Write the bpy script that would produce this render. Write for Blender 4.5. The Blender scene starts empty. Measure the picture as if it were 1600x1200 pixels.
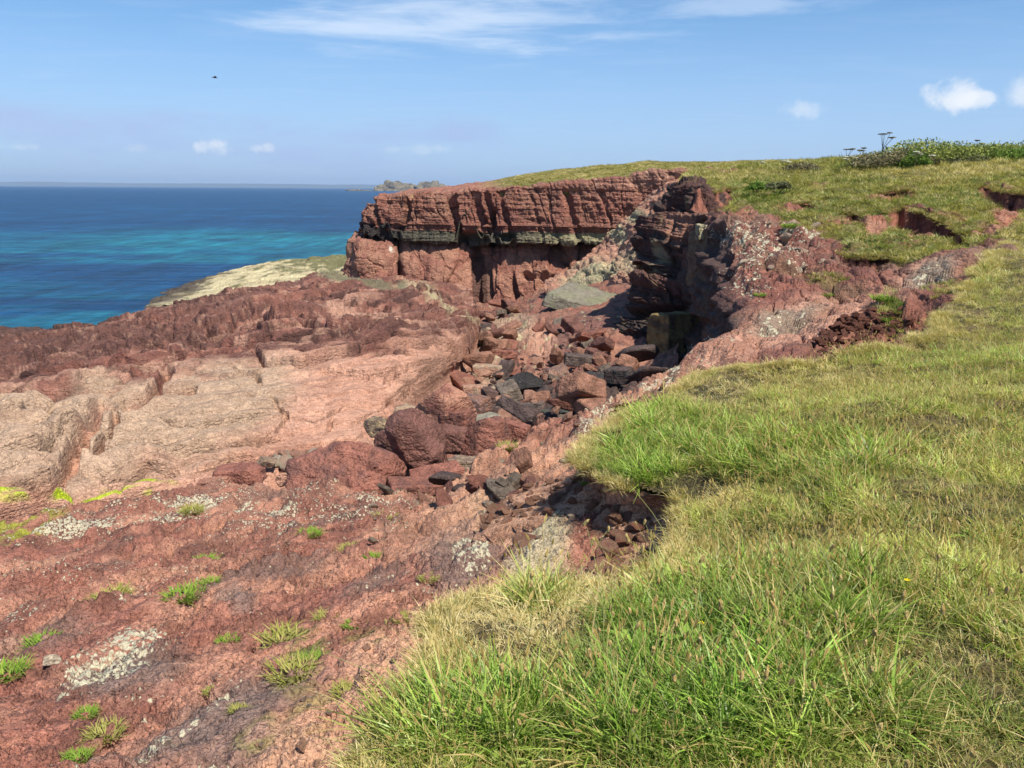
import bpy, math
import numpy as np
from mathutils import Matrix, Vector

S = bpy.context.scene
COL = S.collection
rng = np.random.default_rng(7)

# ------------------------------------------------------------------ camera
HC = 12.0                       # eye height above the sea (m)
F = 1295.0                      # focal length in pixels of a 1600 px wide frame
PITCH = math.radians(13.25)
ROLL = math.radians(0.40)
f_ = np.array([0, math.cos(PITCH), -math.sin(PITCH)])
u0 = np.array([0, math.sin(PITCH), math.cos(PITCH)])
r0 = np.array([1.0, 0, 0])
r_ = math.cos(ROLL) * r0 + math.sin(ROLL) * u0
u_ = math.cos(ROLL) * u0 - math.sin(ROLL) * r0
cam_d = bpy.data.cameras.new('camera')
cam = bpy.data.objects.new('camera', cam_d)
COL.objects.link(cam)
cam.matrix_world = Matrix(((r_[0], u_[0], -f_[0], 0), (r_[1], u_[1], -f_[1], 0), (r_[2], u_[2], -f_[2], HC), (0, 0, 0, 1)))
cam_d.sensor_fit = 'HORIZONTAL'
cam_d.sensor_width = 36.0
cam_d.lens = 36.0 * F / 1600.0
cam_d.clip_start = 0.05
cam_d.clip_end = 80000
S.camera = cam

# ------------------------------------------------------------------ light
SUN_EL = math.radians(58)
SUN_DIR = np.array([0.62, -0.78])            # horizontal direction towards the sun
SUN_DIR = SUN_DIR / np.linalg.norm(SUN_DIR)
sv = np.array([SUN_DIR[0] * math.cos(SUN_EL), SUN_DIR[1] * math.cos(SUN_EL), math.sin(SUN_EL)])
sd = bpy.data.lights.new('sun', 'SUN')
sd.energy = 5.0
sd.angle = math.radians(0.53)
sd.color = (1.0, 0.94, 0.84)
sun = bpy.data.objects.new('sun', sd)
COL.objects.link(sun)
sun.rotation_euler = Vector((-sv[0], -sv[1], -sv[2])).to_track_quat('-Z', 'Y').to_euler()
S.view_settings.view_transform = 'Standard'
S.view_settings.look = 'None'
S.view_settings.gamma = 1.0
S.view_settings.use_curve_mapping = False
S.view_settings.exposure = 0.50
S.cycles.max_bounces = 6
S.cycles.diffuse_bounces = 3
S.cycles.volume_bounces = 0
S.cycles.use_denoising = True


def ray(px, py):
    d = f_ + r_ * ((px - 800) / F) + u_ * ((600 - py) / F)
    return d


def P(px, py, Y=None, z=None):
    """world point seen at a pixel, at forward distance Y or at height z"""
    d = ray(px, py)
    if Y is None:
        Y = (z - HC) / d[2] * d[1]
    return np.array([d[0] / d[1] * Y, Y, HC + d[2] / d[1] * Y])


def pix(A):
    """pixel coordinates of world points, used once to lay stains out on the rock"""
    B = A - np.array([0, 0, HC])
    w = np.maximum(B @ f_, 1e-3)
    return 800 + F * (B @ r_) / w, 600 - F * (B @ u_) / w


# ------------------------------------------------------------------ node helper
class NT:
    def __init__(self, tree):
        self.t = tree
        self.n = tree.nodes
        self.l = tree.links
        self.n.clear()

    def new(self, kind, **kw):
        nd = self.n.new(kind)
        for k, v in kw.items():
            setattr(nd, k, v)
        return nd

    def put(self, sock, v):
        if isinstance(v, bpy.types.NodeSocket):
            self.l.new(v, sock)
        elif v is not None:
            sock.default_value = v

    def math(self, op, a, b=None, c=None, clamp=False):
        nd = self.new('ShaderNodeMath', operation=op, use_clamp=clamp)
        self.put(nd.inputs[0], a); self.put(nd.inputs[1], b)
        if c is not None: self.put(nd.inputs[2], c)
        return nd.outputs[0]

    def vmath(self, op, a, b=None, s=None):
        nd = self.new('ShaderNodeVectorMath', operation=op)
        self.put(nd.inputs[0], a)
        if b is not None: self.put(nd.inputs[1], b)
        if s is not None: self.put(nd.inputs['Scale'], s)
        return nd.outputs['Value'] if op in ('DOT_PRODUCT', 'LENGTH') else nd.outputs[0]

    def mix(self, fac, a, b, mode='MIX'):
        nd = self.new('ShaderNodeMix', data_type='RGBA', blend_type=mode)
        self.put(nd.inputs[0], fac)
        self.put(nd.inputs[6], a if isinstance(a, bpy.types.NodeSocket) else (*a, 1))
        self.put(nd.inputs[7], b if isinstance(b, bpy.types.NodeSocket) else (*b, 1))
        return nd.outputs[2]

    def noise(self, vec, scale, detail=4, rough=0.55, dist=0.0, dim='3D'):
        nd = self.new('ShaderNodeTexNoise', noise_dimensions=dim)
        self.put(nd.inputs['Vector'], vec)
        nd.inputs['Scale'].default_value = scale
        nd.inputs['Detail'].default_value = detail
        nd.inputs['Roughness'].default_value = rough
        nd.inputs['Distortion'].default_value = dist
        return nd.outputs['Fac']

    def ramp(self, v, a, b, lo=0.0, hi=1.0):
        nd = self.new('ShaderNodeMapRange', interpolation_type='SMOOTHSTEP')
        self.put(nd.inputs[0], v)
        for i, x in enumerate((a, b, lo, hi)):
            self.put(nd.inputs[i + 1], x)
        return nd.outputs[0]

    def scale(self, vec, s):
        nd = self.new('ShaderNodeMapping')
        self.put(nd.inputs[0], vec)
        nd.inputs['Scale'].default_value = s
        return nd.outputs[0]


# ------------------------------------------------------------------ sky
world = bpy.data.worlds.new('World')
S.world = world
world.use_nodes = True
w = NT(world.node_tree)
sky = w.new('ShaderNodeTexSky', sky_type='NISHITA')
sky.sun_disc = False
sky.sun_elevation = SUN_EL
sky.sun_rotation = math.atan2(SUN_DIR[0], SUN_DIR[1])
sky.air_density = 1.0
sky.dust_density = 0.6
sky.ozone_density = 2.0
sky.altitude = 0
tc = w.new('ShaderNodeTexCoord')
dirn = tc.outputs['Generated']
sep = w.new('ShaderNodeSeparateXYZ'); w.l.new(dirn, sep.inputs[0])
SKY_GAIN = 1.0
base = w.mix(1.0, sky.outputs[0], (0.66, 0.99, 1.26), 'MULTIPLY')
# milky lavender air low over the horizon, all the way round
low = w.ramp(sep.outputs['Z'], 0.02, 0.24, 1.0, 0.0)
base = w.mix(w.math('MULTIPLY', low, 0.55), base, (4.5, 5.8, 9.2))
# thin cirrus, high up; streaks drawn out sideways
zz = w.math('MAXIMUM', sep.outputs['Z'], 0.04)
pl = w.new('ShaderNodeCombineXYZ')
w.put(pl.inputs[0], w.math('DIVIDE', sep.outputs['X'], zz)); w.put(pl.inputs[1], w.math('DIVIDE', sep.outputs['Y'], zz))
ci = w.noise(w.scale(pl.outputs[0], (0.55, 1.1, 1)), 1.5, 7, 0.62, 0.4)
ci = w.ramp(ci, 0.46, 0.80, 0.0, 0.10)


def cloud(px, py, sx, sy, amount, nscale, lo, hi, col, stretch=(1, 1, 1)):
    """one cloud: a soft ellipse round a direction of the sky, broken up by noise"""
    global base
    d0 = ray(px, py); d0 = d0 / np.linalg.norm(d0)
    rt = np.cross(d0, [0, 0, 1]); rt /= np.linalg.norm(rt); up = np.cross(rt, d0)
    a = w.math('MULTIPLY', w.vmath('DOT_PRODUCT', dirn, tuple(rt)), F / sx)
    b = w.math('MULTIPLY', w.math('SUBTRACT', w.vmath('DOT_PRODUCT', dirn, tuple(up)), 0.0), F / sy)
    front = w.ramp(w.vmath('DOT_PRODUCT', dirn, tuple(d0)), 0.5, 0.6)
    r2 = w.math('ADD', w.math('POWER', w.math('ABSOLUTE', a), 2.0), w.math('POWER', w.math('ABSOLUTE', b), 2.0))
    n = w.noise(w.scale(dirn, stretch), nscale, 7, 0.62, 0.25)
    v = w.math('SUBTRACT', n, w.math('MULTIPLY', r2, 0.28))
    m = w.math('MULTIPLY', w.ramp(v, lo, hi), w.math('MULTIPLY', front, amount))
    base = w.mix(m, base, col)


WHITE = (8.6, 8.9, 9.3)
base = w.mix(ci, base, (7.5, 8.0, 9.0))
cloud(700, 28, 340, 60, 0.62, 7, 0.22, 0.66, (7.6, 8.5, 9.8), (1, 1.6, 8))
cloud(1150, 8, 170, 20, 0.35, 9, 0.25, 0.6, (7.4, 8.3, 9.6), (1, 1, 5))
cloud(380, 222, 470, 48, 0.6, 7, 0.22, 0.60, (3.9, 4.9, 7.9), (1, 1, 4))
cloud(690, 205, 130, 26, 0.4, 14, 0.22, 0.60, (3.8, 4.7, 7.5), (1, 1, 3))
cloud(60, 190, 200, 30, 0.35, 9, 0.22, 0.60, (4.3, 4.9, 7.6), (1, 1, 3))
cloud(337, 231, 32, 14, 0.75, 34, 0.28, 0.5, WHITE)
cloud(410, 231, 24, 10, 0.5, 40, 0.28, 0.5, WHITE)
cloud(14, 228, 40, 8, 0.35, 40, 0.28, 0.5, WHITE)
cloud(655, 233, 55, 10, 0.22, 30, 0.28, 0.5, WHITE)
cloud(215, 232, 20, 8, 0.2, 40, 0.28, 0.5, WHITE)
cloud(1490, 150, 38, 22, 0.80, 34, 0.18, 0.52, WHITE)
cloud(1518, 157, 36, 14, 0.75, 44, 0.18, 0.52, WHITE)
cloud(1596, 145, 34, 24, 0.6, 30, 0.20, 0.56, WHITE)
cloud(1255, 171, 36, 15, 0.45, 34, 0.22, 0.58, WHITE)
bg = w.new('ShaderNodeBackground')
w.put(bg.inputs[0], base)
bg.inputs[1].default_value = 0.080
wo = w.new('ShaderNodeOutputWorld')
w.l.new(bg.outputs[0], wo.inputs[0])

# ------------------------------------------------------------------ numpy noise
_r = np.random.default_rng(3)
PERM = np.concatenate([_r.permutation(256)] * 3).astype(np.int32)
_g = _r.normal(size=(256, 3)); _g /= np.linalg.norm(_g, axis=1)[:, None]
GRAD = (_g * 1.5).astype(np.float32)


def gnoise(x, y, z=0.0):
    x = np.asarray(x, np.float32); y = np.asarray(y, np.float32); z = np.asarray(z, np.float32) + 0 * x
    xi = np.floor(x).astype(np.int32); yi = np.floor(y).astype(np.int32); zi = np.floor(z).astype(np.int32)
    xf = x - xi; yf = y - yi; zf = z - zi
    xi &= 255; yi &= 255; zi &= 255
    u = xf * xf * xf * (xf * (xf * 6 - 15) + 10)
    v = yf * yf * yf * (yf * (yf * 6 - 15) + 10)
    t = zf * zf * zf * (zf * (zf * 6 - 15) + 10)
    out = 0
    for a in (0, 1):
        pa = PERM[xi + a]; wa = u if a else 1 - u
        for b in (0, 1):
            pb = PERM[(pa + yi + b)]; wb = wa * (v if b else 1 - v)
            for c in (0, 1):
                g = GRAD[PERM[(pb + zi + c)] & 255]
                d = g[..., 0] * (xf - a) + g[..., 1] * (yf - b) + g[..., 2] * (zf - c)
                out = out + wb * (t if c else 1 - t) * d
    return out


def fbm(x, y, z=0.0, o=4, g=0.5, ridge=False):
    s = 0; a = 1.0; n = 0
    for i in range(o):
        v = gnoise(x * 2 ** i + 17.3 * i, y * 2 ** i - 9.1 * i, z * 2 ** i + 4.7 * i)
        s = s + a * ((1 - 2 * np.abs(v)) if ridge else v); n += a; a *= g
    return s / n


def h2(i, j, k=0):
    return PERM[(PERM[(i & 255)] + j) & 255] * 0.0 + (PERM[(PERM[(PERM[i & 255] + j) & 255] + k) & 255]) / 255.0


def voro(x, y, jit=0.9, seed=0):
    """2D cells: (distance to the border, cell random, offset from cell centre)"""
    x = np.asarray(x, np.float32); y = np.asarray(y, np.float32)
    xi = np.floor(x).astype(np.int32); yi = np.floor(y).astype(np.int32)
    f1 = np.full(x.shape, 9.0, np.float32); f2 = f1.copy(); idr = np.zeros_like(f1); ox = idr.copy(); oy = idr.copy()
    for a in (-1, 0, 1):
        for b in (-1, 0, 1):
            ci, cj = xi + a, yi + b
            hx = h2(ci, cj, 11 + seed); hy = h2(ci, cj, 57 + seed)
            dx = ci + 0.5 + (hx - 0.5) * jit - x; dy = cj + 0.5 + (hy - 0.5) * jit - y
            d = np.sqrt(dx * dx + dy * dy)
            c = d < f1
            f2 = np.where(c, f1, np.minimum(f2, d))
            f1 = np.where(c, d, f1); idr = np.where(c, h2(ci, cj, 131 + seed), idr)
            ox = np.where(c, dx, ox); oy = np.where(c, dy, oy)
    return f2 - f1, idr, ox, oy


def plates(x, y, amp, tilt, seed=0, gap=0.0, gw=.08, jit=.9):
    """angular slabs: the upper envelope of tilted, slightly domed facets, meeting in sharp creases"""
    x = np.asarray(x, np.float32); y = np.asarray(y, np.float32)
    xi = np.floor(x).astype(np.int32); yi = np.floor(y).astype(np.int32)
    cv = 1.1 * (amp + tilt)
    v1 = np.full(x.shape, -99.0, np.float32); v2 = v1.copy()
    for a in (-1, 0, 1):
        for b in (-1, 0, 1):
            ci, cj = xi + a, yi + b
            base = PERM[(PERM[ci & 255] + cj) & 255]
            dx = x - (ci + 0.5 + (PERM[(base + 11 + seed) & 255] / 255.0 - 0.5) * jit)
            dy = y - (cj + 0.5 + (PERM[(base + 57 + seed) & 255] / 255.0 - 0.5) * jit)
            i = PERM[(base + 131 + seed) & 255] / 255.0
            an = i * 43.0
            v = amp * (i - .5) + tilt * (dx * np.cos(an) + dy * np.sin(an)) - cv * (dx * dx + dy * dy)
            v2 = np.maximum(v2, np.minimum(v, v1)); v1 = np.maximum(v1, v)
    d = v1 + .25 * (amp + tilt) - .25 * amp
    if gap: d = d - gap * (1 - sstep(0, gw * (amp + tilt) * 2, v1 - v2))
    return d


def sstep(a, b, x):
    t = np.clip((x - a) / (b - a), 0, 1)
    return t * t * (3 - 2 * t)


def terrace(b, step, sharp=0.72):
    """offset that turns a smooth ramp into ledges"""
    q = b / step; f = q - np.floor(q)
    return step * (sstep(sharp, 1.0, f) - f)


def beds(z, step, seed=0, sharp=.12):
    """random in/out per bed, with sharp partings"""
    q = z / step; i = np.floor(q).astype(np.int32); f = q - i
    a = h2(i, 0 * i + seed, 5); b = h2(i + 1, 0 * i + seed, 5)
    return a + (b - a) * sstep(1 - sharp, 1.0, f) - .5


def lerp(a, b, t):
    t = np.asarray(t)[..., None]
    return a * (1 - t) + b * t


def blobs(px, py, items, rag=0.0):
    """soft stains: px,py,rx,ry,angle(deg),strength"""
    m = np.zeros(px.shape)
    for (cx, cy, rx, ry, an, st) in items:
        c, s = math.cos(math.radians(an)), math.sin(math.radians(an))
        dx = px - cx; dy = -(py - cy)
        a = (dx * c + dy * s) / rx; b = (-dx * s + dy * c) / ry
        m = np.maximum(m, st * (1 - sstep(0.55, 1.35, np.sqrt(a * a + b * b) + rag)))
    return m


# ------------------------------------------------------------------ mesh helpers
def tag(o, label=None, cat=None, group=None, kind=None):
    if label: o['label'] = label
    if cat: o['category'] = cat
    if group: o['group'] = group
    if kind: o['kind'] = kind
    return o


def mesh_np(name, V, Q, smooth=True):
    me = bpy.data.meshes.new(name)
    Q = np.asarray(Q, np.int32); k = Q.shape[1]
    me.vertices.add(len(V)); me.vertices.foreach_set('co', np.asarray(V, np.float32).ravel())
    me.loops.add(Q.size); me.loops.foreach_set('vertex_index', Q.ravel())
    me.polygons.add(len(Q)); me.polygons.foreach_set('loop_start', np.arange(0, Q.size, k, dtype=np.int32))
    me.polygons.foreach_set('loop_total', np.full(len(Q), k, np.int32))
    me.polygons.foreach_set('use_smooth', np.full(len(Q), smooth, bool))
    me.update(calc_edges=True)
    return me


def attr_col(me, name, C):
    a = me.attributes.new(name, 'FLOAT_COLOR', 'POINT')
    c = np.ones((len(me.vertices), 4), np.float32); c[:, :3] = np.clip(C, 0, 1)
    a.data.foreach_set('color', c.ravel())


def attr_f(me, name, v):
    a = me.attributes.new(name, 'FLOAT', 'POINT')
    a.data.foreach_set('value', np.asarray(v, np.float32).ravel())


def add_obj(name, me, mat=None, parent=None):
    o = bpy.data.objects.new(name, me)
    COL.objects.link(o)
    if mat is not None and not me.materials: me.materials.append(mat)
    if parent is not None: o.parent = parent
    return o


def grid_faces(nr, nc):
    i = np.arange(nr - 1)[:, None] * nc + np.arange(nc - 1)[None, :]
    return np.stack([i, i + 1, i + nc + 1, i + nc], -1).reshape(-1, 4)


def resample(A, n, axis, weights=None):
    """Catmull-Rom through the control points along an axis"""
    A = np.moveaxis(A, axis, 0)
    m = len(A)
    if weights is None:
        t = np.linspace(0, m - 1, n)
    else:
        w_ = np.asarray(weights, float); cum = np.concatenate([[0], np.cumsum(w_)])
        t = np.interp(np.linspace(0, cum[-1], n), cum, np.arange(m))
    i = np.clip(np.floor(t).astype(int), 0, m - 2); f = (t - i).reshape((-1,) + (1,) * (A.ndim - 1))
    p0 = A[np.clip(i - 1, 0, m - 1)]; p1 = A[i]; p2 = A[i + 1]; p3 = A[np.clip(i + 2, 0, m - 1)]
    k = 0.6
    m1 = (p2 - p0) * 0.5 * k; m2 = (p3 - p1) * 0.5 * k
    out = (2 * f**3 - 3 * f**2 + 1) * p1 + (f**3 - 2 * f**2 + f) * m1 + (-2 * f**3 + 3 * f**2) * p2 + (f**3 - f**2) * m2
    return np.moveaxis(out, 0, axis)


def net(rows, nr, nc, wr=None, wc=None):
    """dense surface through a net of control points (list of rows of world points)"""
    A = np.array([[np.asarray(p, float) for p in r] for r in rows])
    A = resample(A, nr, 0, wr)
    return resample(A, nc, 1, wc)


def normals(G, toward=None):
    du = np.gradient(G, axis=1); dv = np.gradient(G, axis=0)
    n = np.cross(du, dv); n /= np.linalg.norm(n, axis=2)[..., None] + 1e-9
    if toward is not None:
        s = np.sign((n * np.asarray(toward)).sum(-1)).mean()
        if s < 0: n = -n
    return n


def sheet(name, G, C, lich=None, mat=None, kind='structure', parent=None, flip=False):
    nr, nc = G.shape[:2]
    Q = grid_faces(nr, nc)
    if flip: Q = Q[:, ::-1]
    me = mesh_np(name, G.reshape(-1, 3), Q)
    attr_col(me, 'Col', C.reshape(-1, 3))
    attr_f(me, 'lich', np.zeros(nr * nc) if lich is None else lich.ravel())
    o = add_obj(name, me, mat, parent)
    if kind: o['kind'] = kind
    return o


def C3(*c): return np.array(c, float)


# ------------------------------------------------------------------ materials
def rock_material(name, fine=1.0, bump=0.5, crack=0.7, grit=0.7, speck=0.25, rough=0.88, lichen=(0.70, 0.67, 0.52), lich_scale=10):
    m = bpy.data.materials.new(name); m.use_nodes = True
    t = NT(m.node_tree)
    tc = t.new('ShaderNodeTexCoord').outputs['Object']
    col = t.new('ShaderNodeAttribute', attribute_name='Col').outputs['Color']
    li = t.new('ShaderNodeAttribute', attribute_name='lich').outputs['Fac']
    n1 = t.noise(tc, 3.1 * fine, 6, 0.65)
    n2 = t.noise(tc, 19 * fine, 5, 0.7)
    v = t.math('ADD', t.ramp(n1, 0.3, 0.7, 1.02, 1.50), t.ramp(n2, 0.3, 0.72, -speck, speck))
    c = t.mix(1.0, col, t.math('MAXIMUM', v, 0.3), 'MULTIPLY')
    hue = t.noise(tc, 6.5 * fine, 5, 0.65, 0.6)
    c = t.mix(t.ramp(hue, 0.5, 0.72, 0, 0.35), c, t.mix(1.0, col, (0.95, 0.80, 0.82), 'MULTIPLY'))
    c = t.mix(t.ramp(hue, 0.48, 0.28, 0, 0.30), c, t.mix(1.0, col, (1.65, 1.55, 1.35), 'MULTIPLY'))
    g1 = t.noise(tc, 12 * fine, 4, 0.7)
    g2 = t.noise(tc, 30 * fine, 3, 0.65)
    c = t.mix(t.math('MULTIPLY', t.ramp(g1, 0.55, 0.62), grit), c, t.mix(1.0, c, (.50, .44, .43), 'MULTIPLY'))
    c = t.mix(t.math('MULTIPLY', t.ramp(g2, 0.57, 0.64), grit), c, t.mix(1.0, c, (.52, .47, .46), 'MULTIPLY'))
    c = t.mix(t.math('MULTIPLY', t.ramp(g2, 0.40, 0.33), grit * .8), c, t.mix(1.0, c, (1.45, 1.42, 1.36), 'MULTIPLY'))
    # pale crusts of lichen: ragged rosettes
    ln = t.noise(tc, lich_scale * fine, 6, 0.72, 0.3)
    vo = t.new('ShaderNodeTexVoronoi', feature='F1'); t.put(vo.inputs['Vector'], tc); vo.inputs['Scale'].default_value = lich_scale * 1.6 * fine
    ls = t.math('ADD', ln, t.math('MULTIPLY', t.math('SUBTRACT', 0.45, vo.outputs['Distance']), 0.48))
    lm = t.ramp(t.math('ADD', ls, t.math('MULTIPLY', li, 0.36)), 0.80, 0.86)
    lm = t.math('MULTIPLY', lm, t.math('GREATER_THAN', li, 0.02))
    c = t.mix(t.math('MULTIPLY', lm, 0.92), c, t.mix(t.ramp(n2, 0.3, 0.7), (lichen[0] * .75, lichen[1] * .73, lichen[2] * .68), lichen))
    # fine joints: two sets of warped cracks, filled with darker grit
    wn = t.new('ShaderNodeTexNoise'); t.put(wn.inputs['Vector'], tc); wn.inputs['Scale'].default_value = 1.3 * fine; wn.inputs['Detail'].default_value = 4
    wv = t.vmath('ADD', tc, t.vmath('SCALE', t.vmath('SUBTRACT', wn.outputs['Color'], (.5, .5, .5)), s=1.1 / fine))
    hts = []
    for sc, thick, st in ((1.15, .035, (1, 1.5, 1.8)), (3.6, .05, (1.2, 1, 2.0))):
        vo2 = t.new('ShaderNodeTexVoronoi', feature='DISTANCE_TO_EDGE'); t.put(vo2.inputs['Vector'], t.scale(wv, st)); vo2.inputs['Scale'].default_value = sc * fine
        hts.append(t.ramp(vo2.outputs['Distance'], 0.0, thick))
    brk = t.ramp(t.noise(tc, 0.9 * fine, 3, .6), .52, .40)
    brk0 = t.ramp(t.noise(tc, 0.5 * fine, 3, .6), .50, .40)
    ck = t.math('MULTIPLY', t.math('MAXIMUM', hts[0], brk0), t.math('MAXIMUM', hts[1], brk))
    c = t.mix(t.math('MULTIPLY', t.math('SUBTRACT', 1.0, ck), crack), c, t.mix(1.0, c, (.5, .42, .40), 'MULTIPLY'))
    nb = t.noise(t.scale(tc, (1, 1, 4.5)), 2.2 * fine, 4, 0.6, 0.0)
    n3 = t.noise(tc, 9 * fine, 3, 0.65, 0.0)
    chips = 0.0
    for sc, wt in ((4.5, .30), (11.0, .16)):
        vc = t.new('ShaderNodeTexVoronoi', feature='F1', distance='CHEBYCHEV'); t.put(vc.inputs['Vector'], t.scale(wv, (1, 1.3, 1.7))); vc.inputs['Scale'].default_value = sc * fine
        chips = t.math('ADD', chips, t.math('MULTIPLY', vc.outputs['Distance'], -wt))
    n0 = t.noise(tc, 2.4 * fine, 4, 0.6)
    b = t.new('ShaderNodeBump'); b.inputs['Strength'].default_value = min(1, bump * 1.25); b.inputs['Distance'].default_value = 0.22 / fine
    hh = t.math('ADD', t.math('MULTIPLY', n0, .65), t.math('MULTIPLY', n3, .55))
    hh = t.math('ADD', t.math('ADD', hh, chips), t.math('MULTIPLY', nb, .6))
    hh = t.math('ADD', hh, t.math('MULTIPLY', ck, .09))
    t.put(b.inputs['Height'], t.math('ADD', hh, t.math('MULTIPLY', lm, 0.05)))
    p = t.new('ShaderNodeBsdfPrincipled')
    c = t.mix(1.0, c, (0.83, 0.80, 0.74), 'MULTIPLY')
    t.put(p.inputs['Base Color'], c); p.inputs['Roughness'].default_value = rough
    p.inputs['Specular IOR Level'].default_value = 0.25
    t.l.new(b.outputs[0], p.inputs['Normal'])
    o = t.new('ShaderNodeOutputMaterial'); t.l.new(p.outputs[0], o.inputs[0])
    return m


M_NEAR = rock_material('near_sandstone', 2.2, 0.62, 0.25, 1.0, 0.34, lich_scale=6)
M_MID = rock_material('sandstone', 1.0, 0.6, 0.30, 0.65, 0.26, lich_scale=5)
M_FAR = rock_material('far_sandstone', 0.55, 0.7, 0.35, 0.55, 0.24, lich_scale=4)
M_SOIL = rock_material('crumbling_soil', 3.0, 0.9, 0.4, 0.7, 0.25, rough=0.95)
M_TURF = rock_material('turf_ground', 2.0, 0.8, 0.0, 0.5, 0.3, rough=0.95)


def grass_material():
    m = bpy.data.materials.new('grass_blades'); m.use_nodes = True
    t = NT(m.node_tree)
    ti = t.new('ShaderNodeAttribute', attribute_name='tint', attribute_type='INSTANCER').outputs['Color']
    dry = t.new('ShaderNodeAttribute', attribute_name='dry', attribute_type='INSTANCER').outputs['Fac']
    b = t.new('ShaderNodeAttribute', attribute_name='b').outputs['Fac']      # random per blade
    h = t.new('ShaderNodeAttribute', attribute_name='h').outputs['Fac']      # 0 root, 1 tip
    straw = t.mix(b, (0.60, 0.46, 0.18), (0.82, 0.71, 0.40))
    isdry = t.math('LESS_THAN', b, dry)
    v = t.math('ADD', 0.45, t.math('MULTIPLY', t.math('FRACT', t.math('MULTIPLY', b, 7.31)), 1.05))
    c = t.mix(1.0, ti, v, 'MULTIPLY')
    c = t.mix(t.ramp(h, 0.6, 1.0, 0.0, 0.18), c, (0.45, 0.42, 0.12))
    c = t.mix(isdry, c, straw)
    d = t.new('ShaderNodeBsdfDiffuse'); t.put(d.inputs[0], c)
    tr = t.new('ShaderNodeBsdfTranslucent'); t.put(tr.inputs[0], t.mix(1.0, c, (1.0, 1.05, 0.6), 'MULTIPLY'))
    gl = t.new('ShaderNodeBsdfGlossy'); gl.inputs['Roughness'].default_value = 0.42; gl.inputs[0].default_value = (0.9, 0.95, 0.85, 1)
    s = t.new('ShaderNodeMixShader'); s.inputs[0].default_value = 0.40
    t.l.new(d.outputs[0], s.inputs[1]); t.l.new(tr.outputs[0], s.inputs[2])
    s2 = t.new('ShaderNodeMixShader'); s2.inputs[0].default_value = 0.02
    t.l.new(s.outputs[0], s2.inputs[1]); t.l.new(gl.outputs[0], s2.inputs[2])
    o = t.new('ShaderNodeOutputMaterial'); t.l.new(s2.outputs[0], o.inputs[0])
    return m


M_GRASS = grass_material()


def leaf_material(name, col, col2, trans=0.3):
    m = bpy.data.materials.new(name); m.use_nodes = True
    t = NT(m.node_tree)
    b = t.new('ShaderNodeAttribute', attribute_name='b').outputs['Fac']
    c = t.mix(b, col, col2)
    d = t.new('ShaderNodeBsdfDiffuse'); t.put(d.inputs[0], c)
    tr = t.new('ShaderNodeBsdfTranslucent'); t.put(tr.inputs[0], c)
    s = t.new('ShaderNodeMixShader'); s.inputs[0].default_value = trans
    t.l.new(d.outputs[0], s.inputs[1]); t.l.new(tr.outputs[0], s.inputs[2])
    o = t.new('ShaderNodeOutputMaterial'); t.l.new(s.outputs[0], o.inputs[0])
    return m


def plain(name, col, rough=0.8):
    m = bpy.data.materials.new(name); m.use_nodes = True
    t = NT(m.node_tree)
    tc = t.new('ShaderNodeTexCoord').outputs['Object']
    n = t.noise(tc, 30, 4, 0.6)
    c = t.mix(1.0, (*col,), t.ramp(n, 0.3, 0.7, 0.75, 1.25), 'MULTIPLY')
    p = t.new('ShaderNodeBsdfPrincipled'); t.put(p.inputs['Base Color'], c); p.inputs['Roughness'].default_value = rough
    o = t.new('ShaderNodeOutputMaterial'); t.l.new(p.outputs[0], o.inputs[0])
    return m


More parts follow.
